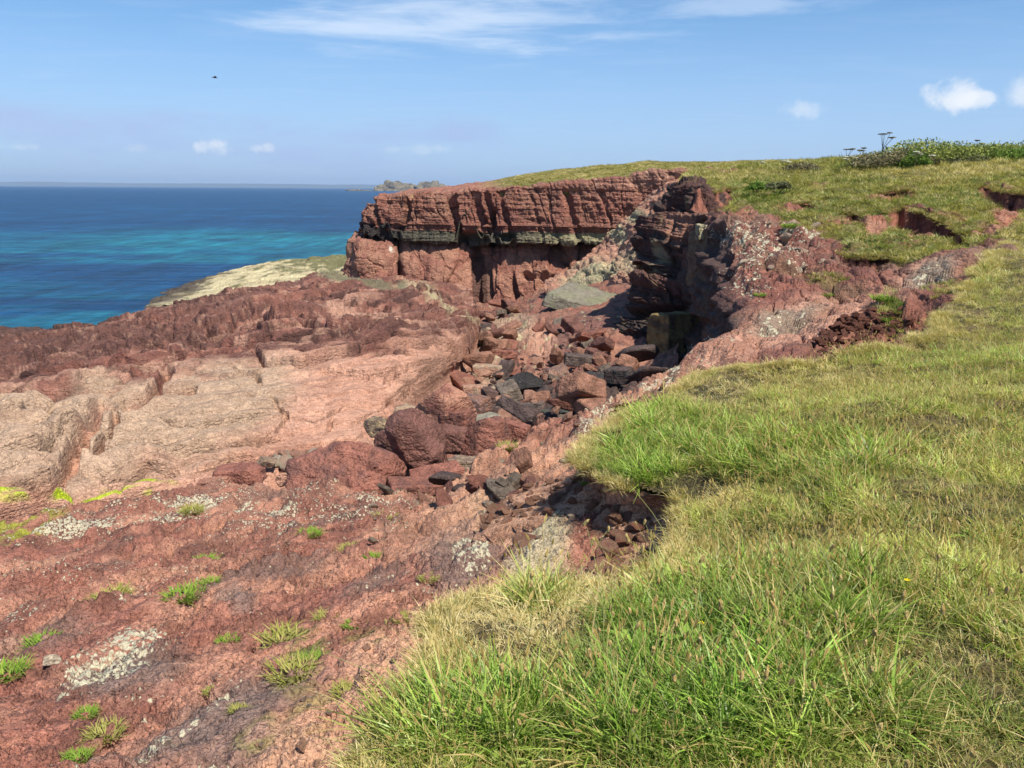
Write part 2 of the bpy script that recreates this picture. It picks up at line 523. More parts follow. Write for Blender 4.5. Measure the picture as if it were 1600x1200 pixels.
# ================================================================== SEA
def build_sea():
    # rings from the shore out past the horizon
    rr = np.concatenate([np.linspace(30, 300, 60), np.geomspace(310, 30000, 60)])
    th = np.radians(np.linspace(-180, 180, 181))
    X = rr[:, None] * np.sin(th)[None]; Y = rr[:, None] * np.cos(th)[None]
    G = np.stack([X, Y, 0 * X], -1)
    me = mesh_np('sea', G.reshape(-1, 3), grid_faces(len(rr), len(th))[:, ::-1])
    m = bpy.data.materials.new('sea_water'); m.use_nodes = True
    t = NT(m.node_tree)
    tc = t.new('ShaderNodeTexCoord').outputs['Object']
    # sand shoals under shallow water show teal; reefs and weed show dark blue
    sp = t.new('ShaderNodeSeparateXYZ'); t.l.new(tc, sp.inputs[0])
    wob = t.noise(t.scale(tc, (0.7, 1.4, 1)), 0.02, 7, 0.7)
    yy = t.math('ADD', sp.outputs['Y'], t.math('MULTIPLY', t.math('SUBTRACT', wob, 0.5), 170))
    band = t.math('MULTIPLY', t.ramp(yy, 128, 160), t.ramp(yy, 262, 205))
    band = t.math('MULTIPLY', band, t.ramp(t.math('ADD', sp.outputs['X'], t.math('MULTIPLY', t.math('SUBTRACT', wob, 0.5), 120)), -125, -75, 0.35, 1.0))
    n2 = t.noise(t.scale(tc, (0.55, 1.5, 1)), 0.035, 5, 0.65)
    near = t.math('MULTIPLY', t.ramp(t.math('ADD', sp.outputs['Y'], t.math('MULTIPLY', sp.outputs['X'], 0.55)), 82, 58), t.ramp(n2, 0.40, 0.56))
    mid = t.math('MULTIPLY', t.math('MULTIPLY', t.ramp(sp.outputs['X'], -70, -95), t.ramp(sp.outputs['Y'], 170, 130)), t.ramp(n2, 0.46, 0.62))
    sh = t.math('MAXIMUM', band, t.math('MAXIMUM', t.math('MULTIPLY', near, 0.55), t.math('MULTIPLY', mid, 0.35)))
    sh = t.math('MULTIPLY', sh, t.ramp(t.noise(t.scale(tc, (0.8, 1.2, 1)), 0.07, 7, 0.75), 0.34, 0.60, 0.3, 1.0))
    n4 = t.noise(t.scale(tc, (0.35, 1.3, 1)), 0.02, 6, 0.7)
    deep = t.mix(t.ramp(n4, 0.35, 0.65), (0.0015, 0.023, 0.068), (0.003, 0.042, 0.108))
    c = t.mix(sh, deep, (0.006, 0.120, 0.150))
    far = t.ramp(sp.outputs['Y'], 250, 3000)
    c = t.mix(t.math('MULTIPLY', far, 0.55), c, (0.003, 0.038, 0.108))
    r1 = t.noise(t.scale(tc, (0.8, 1.0, 1)), 0.055, 8, 0.8)
    r2 = t.noise(t.scale(tc, (0.9, 1.0, 1)), 0.4, 6, 0.75)
    r3 = t.noise(t.scale(tc, (1.0, .13, 1)), 0.45, 4, 0.7)
    r4 = t.noise(t.scale(tc, (1.0, .10, 1)), 0.10, 5, 0.75)
    rw = t.math('MULTIPLY', t.ramp(r3, .34, .66, .72, 1.30), t.ramp(r4, .34, .66, .74, 1.30))  # light and dark of the wave slopes, painted into the water colour
    c = t.mix(1.0, c, rw, 'MULTIPLY')
    rv = t.math('MULTIPLY', t.ramp(r1, .32, .68, .78, 1.25), t.ramp(r2, .3, .7, .72, 1.32))  # broad and fine wave shading, likewise painted into the colour
    c = t.mix(1.0, c, rv, 'MULTIPLY')
    # scattered whitecaps
    wc = t.noise(t.scale(tc, (0.45, 1.5, 1)), 0.33, 4, 0.75)
    wc2 = t.noise(tc, 0.03, 3, 0.5)
    foam = t.math('MULTIPLY', t.ramp(wc, 0.715, 0.74), t.ramp(wc2, 0.5, 0.6))
    c = t.mix(foam, c, (0.75, 0.8, 0.82))
    b1 = t.noise(t.scale(tc, (0.6, 1.3, 1)), 1.6, 6, 0.65)
    b2 = t.noise(t.scale(tc, (0.5, 1.2, 1)), 0.22, 5, 0.6)
    bp = t.new('ShaderNodeBump'); bp.inputs['Strength'].default_value = 1.0; bp.inputs['Distance'].default_value = 1.0
    t.put(bp.inputs['Height'], t.math('ADD', t.math('MULTIPLY', b1, 0.22), t.math('MULTIPLY', b2, 1.0)))
    p = t.new('ShaderNodeBsdfPrincipled')
    t.put(p.inputs['Base Color'], c); p.inputs['Roughness'].default_value = 0.32
    p.inputs['IOR'].default_value = 1.33; p.inputs['Specular IOR Level'].default_value = 0.14
    t.l.new(bp.outputs[0], p.inputs['Normal'])
    o = t.new('ShaderNodeOutputMaterial'); t.l.new(p.outputs[0], o.inputs[0])
    ob = add_obj('sea', me, m); ob['kind'] = 'structure'


build_sea()

# ------------------------------------------------------------------ rock colours (real surface colours)
PINK = C3(0.43, 0.225, 0.160)
PALEPINK = C3(0.50, 0.29, 0.215)
TAN = C3(0.46, 0.36, 0.265)
CREAM = C3(0.60, 0.54, 0.34)
RED = C3(0.30, 0.130, 0.098)
DEEPRED = C3(0.195, 0.083, 0.066)
MAROON = C3(0.128, 0.062, 0.052)
DARK = C3(0.050, 0.036, 0.034)
BLACK = C3(0.022, 0.021, 0.022)
GREY = C3(0.22, 0.205, 0.165)
GREENG = C3(0.25, 0.255, 0.165)
ALGAE = C3(0.36, 0.43, 0.035)
SOIL = C3(0.30, 0.125, 0.085)
CLAY = C3(0.58, 0.345, 0.235)
GRASS_G = C3(0.080, 0.100, 0.028)


# ================================================================== ROCK SLOPE (lower left)
def build_slope():
    def r(y_list, z_list):
        cols = [-250, 60, 300, 500, 650, 780, 900, 1020, 1160]
        return [P(c, y, z=z) for c, y, z in zip(cols, y_list, z_list)]
    rows = [
        r([1420] * 9, [9.35, 9.45, 9.5, 9.5, 9.45, 9.35, 9.25, 9.1, 9.1]),
        r([1280] * 9, [8.9, 9.05, 9.2, 9.3, 9.25, 9.15, 9.0, 8.9, 8.9]),
        r([1180, 1180, 1180, 1180, 1170, 1150, 1130, 1100, 1080], [8.45, 8.65, 8.9, 9.1, 9.2, 9.1, 9.0, 8.85, 8.7]),
        r([1080, 1080, 1070, 1060, 1050, 1030, 1000, 960, 930], [7.9, 8.15, 8.5, 8.8, 9.0, 9.05, 9.0, 8.8, 8.6]),
        r([990, 990, 970, 960, 950, 930, 900, 850, 800], [7.25, 7.55, 7.95, 8.35, 8.65, 8.9, 9.0, 8.8, 8.5]),
        r([930, 910, 880, 870, 860, 840, 800, 760, 720], [6.7, 6.9, 7.25, 7.6, 8.0, 8.45, 8.75, 8.6, 8.4]),
        r([905, 850, 810, 800, 805, 765, 720, 670, 620], [6.2, 6.2, 6.3, 6.55, 7.0, 7.55, 8.1, 8.2, 8.4]),
        r([880, 800, 764, 762, 776, 707, 652, 602, 548], [5.8, 5.6, 5.6, 5.8, 6.2, 6.7, 7.3, 7.8, 8.5]),
    ]
    last = rows[-1]
    rows.append([p + np.array([-0.2, 1.0, -0.9]) for p in last])
    rows.append([p + np.array([-1.2, 3.2, -2.8]) for p in last])
    G = net(rows, 560, 640, wr=[.5, .8, 1, 1.1, 1.1, 1, .9, .5, .5], wc=[1, 1.2, 1.2, 1, 1, 1, .9, .9])
    x, y, z = G[..., 0], G[..., 1], G[..., 2]
    px, py = pix(G)
    # strike of the beds in plan
    a = x * 0.57 + y * 0.82; b = -x * 0.82 + y * 0.57
    wv = fbm(x * 0.5, y * 0.5, 1.0, 4)
    n = fbm(a * 0.35, b * 1.0, 2.0, 5)
    k = np.clip(y / 8, .35, 1.4)
    d = 0.20 * n * k
    jag = fbm(x * 2.2, y * 2.2, 2, 5, .6)
    bed = z + 0.30 * b + 0.30 * wv + d + .05 * jag
    d = d + 0.45 * terrace(bed, 0.21, 0.80) * sstep(-.25, .1, fbm(a * .3, b * .6, 16.0, 3))
    d = d + 0.65 * terrace(bed + 0.10 * jag, 0.075, 0.72)
    d = d + 0.6 * terrace(bed * 1.3 + 0.12 * jag, 0.034, 0.7) * sstep(-0.1, 0.2, fbm(a * 1.1, b * 1.9, 6.0, 3))
    cr, idr, _, _ = voro(a * 0.55 + 0.35 * wv, b * 1.0 + 0.4 * wv, seed=3)
    d = d - 0.06 * (1 - sstep(0.0, 0.05, cr)) * sstep(-.1, .1, jag + n)
    cr2, id2, _, _ = voro(a * 3.2 + 1.2 * wv, b * 5.2 + 1.2 * wv, seed=9)
    cr_on = sstep(-0.12, 0.15, fbm(x * .6, y * .6, 11, 3))
    d = d + cr_on * (-0.022 * (1 - sstep(0.0, 0.12, cr2))  ) * k
    d = d + 0.05 * jag * k + 0.016 * fbm(x * 11, y * 11, 3.0, 3, .6) * k
    pm = .35 + .65 * sstep(-.2, .15, fbm(x * .9, y * .9, 77, 3))
    d = d + pm * (plates(a * .45 + .4 * wv, b * .9 + .5 * wv, .14, .20, 50, .08, .03) * k + plates(a * 1.1 + .5 * wv, b * 2.1 + .5 * wv, .08, .12, 51, .05, .04) * k + plates(a * 2.9 + jag * .5, b * 4.4 + .5 * jag, .045, .065, 52, .03, .06) * k
                  + plates(x * 7 + jag, y * 6 + wv, .030, .040, 53, .018, .08) + plates(x * 15, y * 12 + jag, .014, .020, 54, .008, .1))
    G = G.copy(); G[..., 2] += d
    G[..., 0] += 0.04 * fbm(x * 3, y * 3, 8.0, 3); G[..., 1] += 0.04 * fbm(x * 3, y * 3, 12.0, 3)
    # colour
    q = fbm(a * 0.5, b * 1.1, 21.0, 5); q2 = fbm(x * 1.4, y * 1.4, 5.0, 4); q3 = fbm(a * 1.2, b * 3.5, 33.0, 4)
    C = lerp(PINK * 1.0, RED * 1.0, sstep(-0.28, 0.18, q + .3 * q3))
    C = lerp(C, PALEPINK * .95, 0.6 * sstep(0.12, 0.5, q3 - 0.4 * q))
    C = lerp(C, MAROON * C3(1.5, 1.45, 1.3), 0.8 * sstep(0.02, 0.30, q2 + 0.5 * q + .25 * q3))
    C = lerp(C, C * C3(.62, .58, .6), sstep(.02, .28, fbm(x * 4, y * 4, 41, 4, .6)) * .7)
    C = lerp(C, C3(0.165, .120, .105), 0.6 * sstep(0.16, 0.42, fbm(a * .45, b * .9, 44.0, 5)))
    # dark moss and lichen covered upper part
    up = sstep(930, 800, py + 25 * q2) * sstep(850, 560, px)
    C = lerp(C, MAROON * 1.25, 0.62 * up * sstep(-.25, .25, q2 + q3))
    rag = 0.35 * q2 + .25 * q3
    grey = blobs(px, py, [(320, 1120, 190, 34, 24, 1), (190, 1050, 110, 34, 12, .9), (390, 1150, 120, 40, 12, .8), (730, 850, 75, 60, 40, .9), (365, 935, 34, 20, 0, .9), (60, 1000, 90, 20, 15, .6)], rag)
    C = lerp(C, C3(0.165, .135, .125), 0.75 * grey)
    clay = blobs(px, py, [(470, 1160, 110, 60, 40, 1), (520, 1085, 80, 34, 35, 1), (590, 1020, 60, 40, 50, 1), (640, 985, 50, 30, 50, 1), (380, 1200, 70, 30, 30, 1), (760, 770, 110, 60, 20, .8), (640, 830, 60, 30, 0, .5), (860, 720, 80, 40, 20, .8), (1000, 640, 90, 30, 30, .6)], rag)
    C = lerp(C, CLAY * 0.86, 0.75 * clay)
    pale = blobs(px, py, [(850, 830, 40, 60, -20, 1), (830, 880, 40, 40, 0, 1), (800, 790, 60, 25, 0, .6)], rag)
    C = lerp(C, C3(.40, .37, .25), pale * 0.8)
    green = blobs(px, py, [(460, 1020, 55, 50, 60, .9), (400, 1130, 40, 20, 30, .7), (490, 1090, 60, 22, 30, .5), (570, 990, 40, 20, 20, .5)], rag) * sstep(-.15, .15, q3 + q2)
    C = lerp(C, C3(.17, .19, .05), green)
    alg = blobs(px, py, [(40, 812, 60, 20, 10, 1), (20, 830, 50, 14, 0, .8)], rag) * sstep(-.12, .12, jag + q3)
    C = lerp(C, ALGAE * .8, 0.8 * alg)
    li = blobs(px, py, [(250, 800, 210, 22, 12, .95), (90, 825, 70, 16, 20, 1), (430, 800, 190, 28, 0, .72), (60, 900, 110, 40, 0, .62), (250, 900, 120, 50, 0, .55),
                        (170, 1030, 85, 36, 18, 1.35), (215, 1005, 55, 20, 10, 1.3), (120, 1075, 50, 12, 30, 1.0), (300, 1115, 90, 10, 30, 1.1), (215, 1165, 70, 10, 20, 0.95), (350, 1080, 40, 9, 30, 1.0),
                        (735, 850, 45, 24, 20, 1.1), (600, 770, 60, 20, 10, .9), (960, 650, 70, 24, 15, 1.0), (1030, 600, 50, 20, 20, .9),
                        (20, 960, 60, 30, 0, .65), (830, 850, 30, 50, 0, 0.8), (520, 880, 160, 50, 0, .32), (690, 900, 60, 30, 0, .5), (330, 1180, 60, 16, 0, .6), (900, 690, 90, 14, 10, .5)], rag * .6)
    li = np.maximum(li, .62 * up * sstep(-.15, .25, q3 + .6 * q2)); li = np.maximum(li, .42 * sstep(0, .3, q3))
    li = np.clip(li * (1.0 + 1.2 * (q2 + q3)) * .92, 0, 1.12)
    sheet('rock_slope', G, C, li, M_NEAR)
    return G


G_SLOPE = build_slope()


# ================================================================== ROCK PLATFORM (left, middle distance)
def build_platform():
    def r(*pts): return [P(a, b, z=c) if c is not None else None for a, b, c in pts]
    rows = [
        r((-200, 900, 3.4), (0, 880, 3.3), (150, 840, 3.2), (300, 820, 3.1), (430, 830, 3.0), (560, 790, 2.6), (640, 730, 2.4), (700, 660, 2.2), (735, 600, 2.2)),
        r((-200, 835, 4.6), (0, 800, 4.6), (150, 770, 4.4), (300, 752, 4.25), (430, 742, 4.2), (560, 695, 4.0), (640, 650, 3.6), (705, 595, 3.2), (742, 560, 3.1)),
        r((-200, 790, 4.7), (0, 755, 4.75), (150, 735, 4.6), (300, 715, 4.5), (435, 700, 4.4), (560, 665, 4.3), (645, 625, 4.0), (710, 575, 3.6), (745, 545, 3.4)),
        r((-200, 730, 5.0), (0, 700, 5.1), (150, 680, 4.95), (300, 660, 4.95), (450, 650, 4.8), (575, 628, 4.6), (652, 600, 4.4), (715, 560, 4.1), (747, 532, 3.7)),
        r((-200, 640, 4.9), (0, 630, 5.0), (150, 625, 4.95), (300, 618, 5.0), (450, 605, 5.0), (575, 590, 4.95), (658, 568, 4.9), (720, 535, 4.7), (750, 515, 4.2)),
        r((-200, 590, 4.1), (0, 585, 4.3), (150, 575, 4.6), (300, 565, 4.9), (450, 550, 5.1), (575, 540, 5.3), (658, 525, 5.25), (722, 505, 5.0), (750, 492, 4.5)),
        r((-200, 560, 3.2), (0, 555, 3.5), (150, 540, 4.0), (300, 520, 4.8), (450, 508, 5.2), (575, 498, 5.45), (660, 490, 5.4), (725, 482, 5.1), (748, 478, 4.7)),
        r((-200, 530, 2.0), (0, 530, 2.3), (150, 515, 2.9), (275, 490, 4.0), (410, 467, 4.9), (540, 458, 5.2), (650, 458, 5.1), (715, 462, 4.8), (742, 466, 4.4)),
        r((-200, 516, 1.1), (0, 514, 1.2), (140, 508, 1.3), (255, 486, 2.3), (300, 464, 3.7), (480, 441, 4.8), (600, 441, 4.6), (700, 452, 4.1), (735, 458, 3.8)),
    ]
    last = rows[-1]
    rows.append([last[0] + C3(0, 3, -1.6), last[1] + C3(0, 3, -1.8), last[2] + C3(0, 3, -1.9), last[3] + C3(0.5, 3, -2.6), last[4] + C3(1, 5, -2.6),
                 P(480, 437, 84), P(600, 434, 87), P(700, 446, 84), P(742, 470, 82)])
    rows.append([p + C3(0, 5, -3.5) for p in rows[-1][:5]] + [P(480, 432, 96), P(600, 425, 97), P(700, 440, 95), P(760, 470, 93)])
    G = net(rows, 620, 760, wr=[.35, .7, 1, 1.3, 1.2, 1.1, 1, .8, .5, .3], wc=[.6, 1, 1, 1.1, 1.1, 1, .9, .5])
    x, y, z = G[..., 0], G[..., 1], G[..., 2]
    px, py = pix(G)
    wv = fbm(x * 0.14, y * 0.14, 3.0, 4)
    w2 = fbm(x * 0.5, y * 0.5, 9.0, 3)
    ang = math.radians(38)
    a = x * math.cos(ang) + y * math.sin(ang); b = -x * math.sin(ang) + y * math.cos(ang)
    rough = sstep(610, 540, py + 0.11 * (px - 300) + 40 * w2) * sstep(-30, 60, px + 400)          # rough ledgy upper part
    rough = np.maximum(rough, 0.12)
    left = sstep(330, 200, px) * sstep(560, 600, py)                     # rounded blocks at the left
    tip = sstep(520, 430, py)
    d = 0.75 * wv * (0.4 + 0.9 * rough) * (1 - .5 * tip) + 0.22 * w2 * rough
    bed = z + 0.24 * b + 0.30 * wv + 0.16 * w2 + d
    d = d + rough * 0.85 * terrace(bed, 0.55, 0.86) * (1 - .3 * tip)
    jg = fbm(a * .5, b * 1.2, 31, 5, .6)
    d = d + rough * 0.8 * terrace(bed * 1.0 + 0.40 * jg, 0.20, 0.78) + rough * .09 * jg
    d = d + (1 - rough) * 0.30 * terrace(bed + 0.15 * w2, 0.45, 0.9)
    cr, idr, ox, oy = voro(a * 0.10 + 0.75 * wv + .14 * w2, b * 0.26 + 0.9 * wv + .14 * w2, seed=21)
    thin = 0.05
    d = d - 0.24 * (1 - sstep(0.0, thin, cr)) * (0.25 + 0.75 * rough)
    crL, idL, oxL, oyL = voro(a * 0.30 + 0.5 * wv, b * 0.52 + 0.5 * wv, seed=40)
    dome = np.sqrt(np.clip(crL, 0, 1))
    d = d + left * (0.75 * (np.minimum(dome, .75) - .45) + 0.55 * (idL - .5))
    cr3, id3, _, _ = voro(a * 0.9 + w2, b * 1.5 + .8 * w2 + wv, seed=5)
    d = d + rough * ( - 0.08 * (1 - sstep(0, .07, cr3)) * sstep(-.1, .15, w2))
    d = d + 0.03 * fbm(x * 1.6, y * 1.6, 2.0, 4) * (0.5 + rough) + 0.03 * rough * fbm(a * 3, b * 7, 2.0, 3)
    d = d + (.10 + rough) * (plates(a * .085 + .5 * wv, b * .22 + .6 * wv, .40, .50, 60, .18, .03) + plates(a * .22 + .5 * wv, b * .55 + .5 * wv, .16, .24, 61, .10, .04) + plates(a * .7 + .4 * w2, b * 1.4 + .4 * w2, .05, .09, 62, .04, .06)) + (.2 + .4 * rough) * plates(x * 2.4 + w2, y * 2.0, .04, .07, 63)
    d = d + left * plates(a * .6 + wv, b * .9, .1, .22, 64)
    LEDGES = [([(271, 511), (350, 517), (376, 498), (420, 481), (455, 489)], .45, .40), ([(341, 546), (394, 544), (437, 520), (472, 511), (529, 524), (569, 507), (640, 492), (700, 484)], .50, .45),
              ([(175, 586), (271, 564), (319, 542), (306, 533), (236, 524)], .25, .35), ([(396, 550), (413, 572), (472, 573), (542, 556), (582, 533), (640, 520)], .35, .35), ([(-60, 556), (52, 557), (100, 540), (144, 520)], .25, .35),
              ([(-60, 585), (13, 573), (109, 551), (219, 529)], .25, .3), ([(538, 472), (590, 476), (634, 473), (700, 463)], .3, .3), ([(380, 480), (437, 508), (525, 492), (600, 486)], .3, .3), ([(600, 545), (674, 540), (715, 548), (742, 520)], .3, .35),
              ([(505, 582), (580, 590), (640, 575), (690, 560)], .18, .25), ([(130, 545), (200, 556), (280, 545), (330, 520)], .2, .25), ([(300, 500), (360, 488), (420, 470), (520, 462)], .25, .3), ([(560, 560), (610, 548), (650, 560)], .2, .3),
              ([(430, 545), (500, 540), (560, 520), (620, 515)], .2, .3), ([(-60, 533), (40, 535), (110, 525)], .15, .25), ([(220, 505), (260, 515), (300, 500)], .2, .25), ([(470, 470), (520, 480), (560, 470)], .2, .25),
              ([(0, 700), (60, 690), (100, 668), (160, 660)], .25, .35), ([(150, 705), (205, 688), (262, 690)], .25, .35), ([(160, 742), (230, 722), (270, 728)], .25, .3), ([(262, 700), (330, 690), (400, 692), (440, 680)], .2, .3), ([(200, 655), (300, 660), (420, 640)], .1, .2),
              ([(0, 650), (60, 640), (105, 650)], .2, .25), ([(300, 735), (360, 715), (420, 715)], .18, .25), ([(90, 610), (180, 590), (260, 575)], .15, .25), ([(450, 640), (490, 650), (560, 620)], .0, .18), ([(560, 650), (600, 630), (690, 560)], .0, .25)]
    wob = 5 * w2 + 3 * fbm(px * .03, py * .05, 3, 4)
    for pts, hgt, gro in LEDGES:
        dist = np.full(px.shape, 1e3)
        for (ax, ay), (bx, by) in zip(pts[:-1], pts[1:]):
            t = np.clip(((px - ax) * (bx - ax) + (py + wob - ay) * (by - ay)) / ((bx - ax) ** 2 + (by - ay) ** 2), 0, 1)
            dist = np.minimum(dist, np.hypot((px - ax - t * (bx - ax)), py + wob - ay - t * (by - ay)))
        xs_ = sorted(pts); X0, X1 = xs_[0][0], xs_[-1][0]
        yc = np.interp(px, [p[0] for p in xs_], [p[1] for p in xs_]); up_ = yc - (py + wob)
        inr = sstep(X0 - 12, X0 + 22, px) * sstep(X1 + 12, X1 - 22, px)
        d = d + hgt * inr * sstep(-2.0, 2.5, up_) * (1 - sstep(4, 42, up_)) - 1.5 * gro * inr * (1 - sstep(1.0, 3.0, dist))
    # the red-floored channel that winds between the pale blocks at the left
    chan = np.zeros_like(d)
    for (c0, c1, wd) in [((60, 775), (100, 725), 14), ((100, 725), (125, 670), 13), ((125, 670), (160, 640), 14), ((160, 640), (230, 620), 12), ((230, 620), (262, 580), 8), ((-20, 765), (70, 745), 12),
                         ((180, 655), (150, 700), 8), ((210, 625), (300, 610), 8)]:
        ax, ay = c0; bx, by = c1
        t = np.clip(((px - ax) * (bx - ax) + (py - ay) * (by - ay)) / ((bx - ax) ** 2 + (by - ay) ** 2), 0, 1)
        dist = np.hypot(px - ax - t * (bx - ax), (py - ay - t * (by - ay)) * 1.3) + 10 * w2
        chan = np.maximum(chan, 1 - sstep(wd * .75, wd * 1.5, dist))
    d = d - 0.75 * chan
    # the long crack across the smooth face
    for pts in ([(350, 570), (400, 590), (420, 615), (445, 640), (430, 670), (405, 690)], [(520, 640), (500, 690), (488, 720)], [(640, 570), (600, 600), (620, 590)], [(745, 500), (700, 560), (640, 600), (620, 640)]):
        for (ax, ay), (bx, by) in zip(pts[:-1], pts[1:]):
            t = np.clip(((px - ax) * (bx - ax) + (py - ay) * (by - ay)) / ((bx - ax) ** 2 + (by - ay) ** 2), 0, 1)
            dist = np.hypot(px - ax - t * (bx - ax), py - ay - t * (by - ay)) + 9 * w2 + 4 * fbm(px * .05, py * .05, 3, 3)
            d = d - 0.22 * (1 - sstep(1.2, 3.2, np.abs(dist)))
    G = G.copy(); G[..., 2] += d
    G[..., 0] += 0.12 * fbm(x, y, 8.0, 3) * rough; G[..., 1] -= 0.35 * rough * terrace(bed, 0.55, 0.86)
    q = fbm(x * 0.22, y * 0.22, 40.0, 5); q2 = fbm(x * 0.9, y * 0.9, 50.0, 4); q3 = fbm(a * 0.35, b * 1.4, 60.0, 5)
    rag = 0.30 * q + .25 * q2 + .15 * q3
    C = lerp(PINK * 0.95, PALEPINK * .98, sstep(-.25, .25, q2 + q))
    pale = blobs(px, py, [(60, 640, 260, 75, 5, 1), (350, 615, 130, 60, 10, 1), (240, 670, 170, 50, 10, 1), (120, 720, 150, 45, 10, .9), (300, 700, 130, 32, 15, .6), (-60, 700, 160, 60, 0, 1)], rag)
    C = lerp(C, TAN * .86, 0.75 * pale)
    C = lerp(C, PINK * .9, 0.85 * chan)
    C = lerp(C, PALEPINK, 0.5 * blobs(px, py, [(520, 640, 120, 60, 35, 1), (560, 600, 120, 40, 20, 1)], rag))
    dk = sstep(0.0, 0.55, rough + .15 * q2 - .15)
    up = lerp(DEEPRED * 1.0, RED * 1.02, sstep(-.22, .25, q3 + .4 * q2))
    up = lerp(up, MAROON * 1.1, 0.8 * sstep(-.06, .22, q + .5 * q2))
    up = lerp(up, PALEPINK * .95, 0.75 * sstep(.16, .36, q3 - .4 * q))
    up = lerp(up, MAROON * 1.1, 0.85 * blobs(px, py, [(90, 540, 260, 26, 6, 1), (330, 470, 90, 26, 10, .9), (660, 550, 90, 50, 30, .8), (640, 520, 60, 40, 0, .7), (500, 540, 120, 26, 10, .4)], rag))
    up = lerp(up, PALEPINK, 0.85 * blobs(px, py, [(560, 487, 110, 8, -8, 1), (620, 500, 60, 6, -5, .8), (540, 470, 60, 6, 10, .7), (480, 590, 80, 30, 20, .5)], rag))
    ln1 = fbm(a * .10 + .4 * w2, b * 1.7 + .8 * w2, 63.0, 4, .6); ln2 = fbm(a * .16, b * 3.2 + w2, 67.0, 4, .6)
    up = lerp(up, MAROON * .62, .85 * sstep(.10, .22, ln1)); up = lerp(up, PALEPINK * .82, .6 * sstep(.14, .28, ln2)); up = up * C3(.92, .95, .97)
    C = lerp(C, up, dk)
    C = lerp(C, C * C3(.66, .60, .58), .6 * sstep(.14, .26, fbm(a * .14 + w2, b * 1.3, 69.0, 4, .6)) * (1 - dk))
    C = lerp(C, CREAM * .72, 0.8 * sstep(-.25, .15, q3 + q2) * blobs(px, py, [(690, 470, 70, 7, -24, 1), (655, 455, 36, 7, -10, 1), (735, 495, 20, 9, -40, .9), (520, 430, 40, 10, -15, 1)], rag * 1.4))
    C = lerp(C, GREENG * .55, 0.8 * blobs(px, py, [(560, 440, 85, 6, -12, 1), (632, 452, 14, 5, -30, 1)], rag * .5))
    C = lerp(C, C3(.24, .15, .11), 0.4 * blobs(px, py, [(660, 590, 26, 60, -40, 1)], rag) * dk ** 0)
    wet = sstep(2.8, 1.4, G[..., 2] + .5 * q2) * sstep(46, 58, y)
    C = lerp(C, DARK * 1.1, 0.8 * wet)
    alg = blobs(px, py, [(215, 748, 55, 6, 3, 1.2), (95, 773, 75, 7, 5, 1.2), (30, 785, 60, 12, 5, 1.2), (160, 765, 60, 5, 4, 1.1), (245, 765, 25, 8, 20, .8)], rag * .7)
    C = lerp(C, ALGAE, 0.92 * alg * sstep(-.25, .02, q2 + .5 * q3))
    fleck = sstep(.30, .40, fbm(x * 1.3, y * 2.2, 70.0, 4)) * pale * sstep(.0, .2, q)
    C = lerp(C, DARK, 0.9 * fleck)
    li = 0.45 * rough * sstep(0, .3, q2) * sstep(.0, .3, q3) + 0.3 * (1 - rough) * sstep(0.1, .4, q)
    sheet('rock_platform', G, C, li * .8, M_MID)


build_platform()


# ================================================================== PALE REEF beyond the platform
def build_reef():
    rows = [
        [P(225, 480, 80), P(300, 476, 78), P(380, 470, 78), P(460, 460, 80), P(560, 450, 82)],
        [P(238, 468, 88), P(300, 462, 86), P(380, 452, 85), P(460, 444, 86), P(560, 438, 88)],
        [P(246, 462, 93), P(320, 448, 94), P(390, 437, 95), P(460, 430, 96), P(560, 424, 96)],
        [P(256, 456, 98), P(345, 428, 111), P(415, 414, 115), P(480, 408, 116), P(560, 404, 116)],
        [P(262, 452, 100), P(355, 423, 114), P(430, 406, 119), P(490, 401, 121), P(560, 397, 121)],
        [P(262, 450, 101) - C3(0, 0, 2), P(355, 420, 116) - C3(0, 0, 2), P(430, 402, 122) - C3(0, 0, 2), P(490, 398, 124) - C3(0, 0, 2), P(560, 394, 124) - C3(0, 0, 2)],
    ]
    G = net(rows, 150, 300)
    x, y, z = G[..., 0], G[..., 1], G[..., 2]
    px, py = pix(G)
    n = fbm(x * .25, y * .25, 4.0, 5)
    v, idv, _, _ = voro(x * .45 + n, y * .45 + n)
    G = G.copy(); G[..., 2] += .45 * n + .3 * terrace(z + n * .6, .3) + .25 * (idv - .5) - .2 * (1 - sstep(0, .1, v))
    C = lerp(CREAM * 1.05, C3(.46, .40, .26), sstep(-.2, .3, n))
    C = lerp(C, C3(.12, .125, .05), .85 * sstep(.0, .3, fbm(x * .6, y * .4, 8, 4) + .6 * sstep(360, 520, px) * sstep(440, 400, py) - .05))
    C = lerp(C, DARK, .9 * sstep(1.0, .45, G[..., 2] + .3 * n))
    sheet('pale_reef', G, C, None, M_FAR)


build_reef()


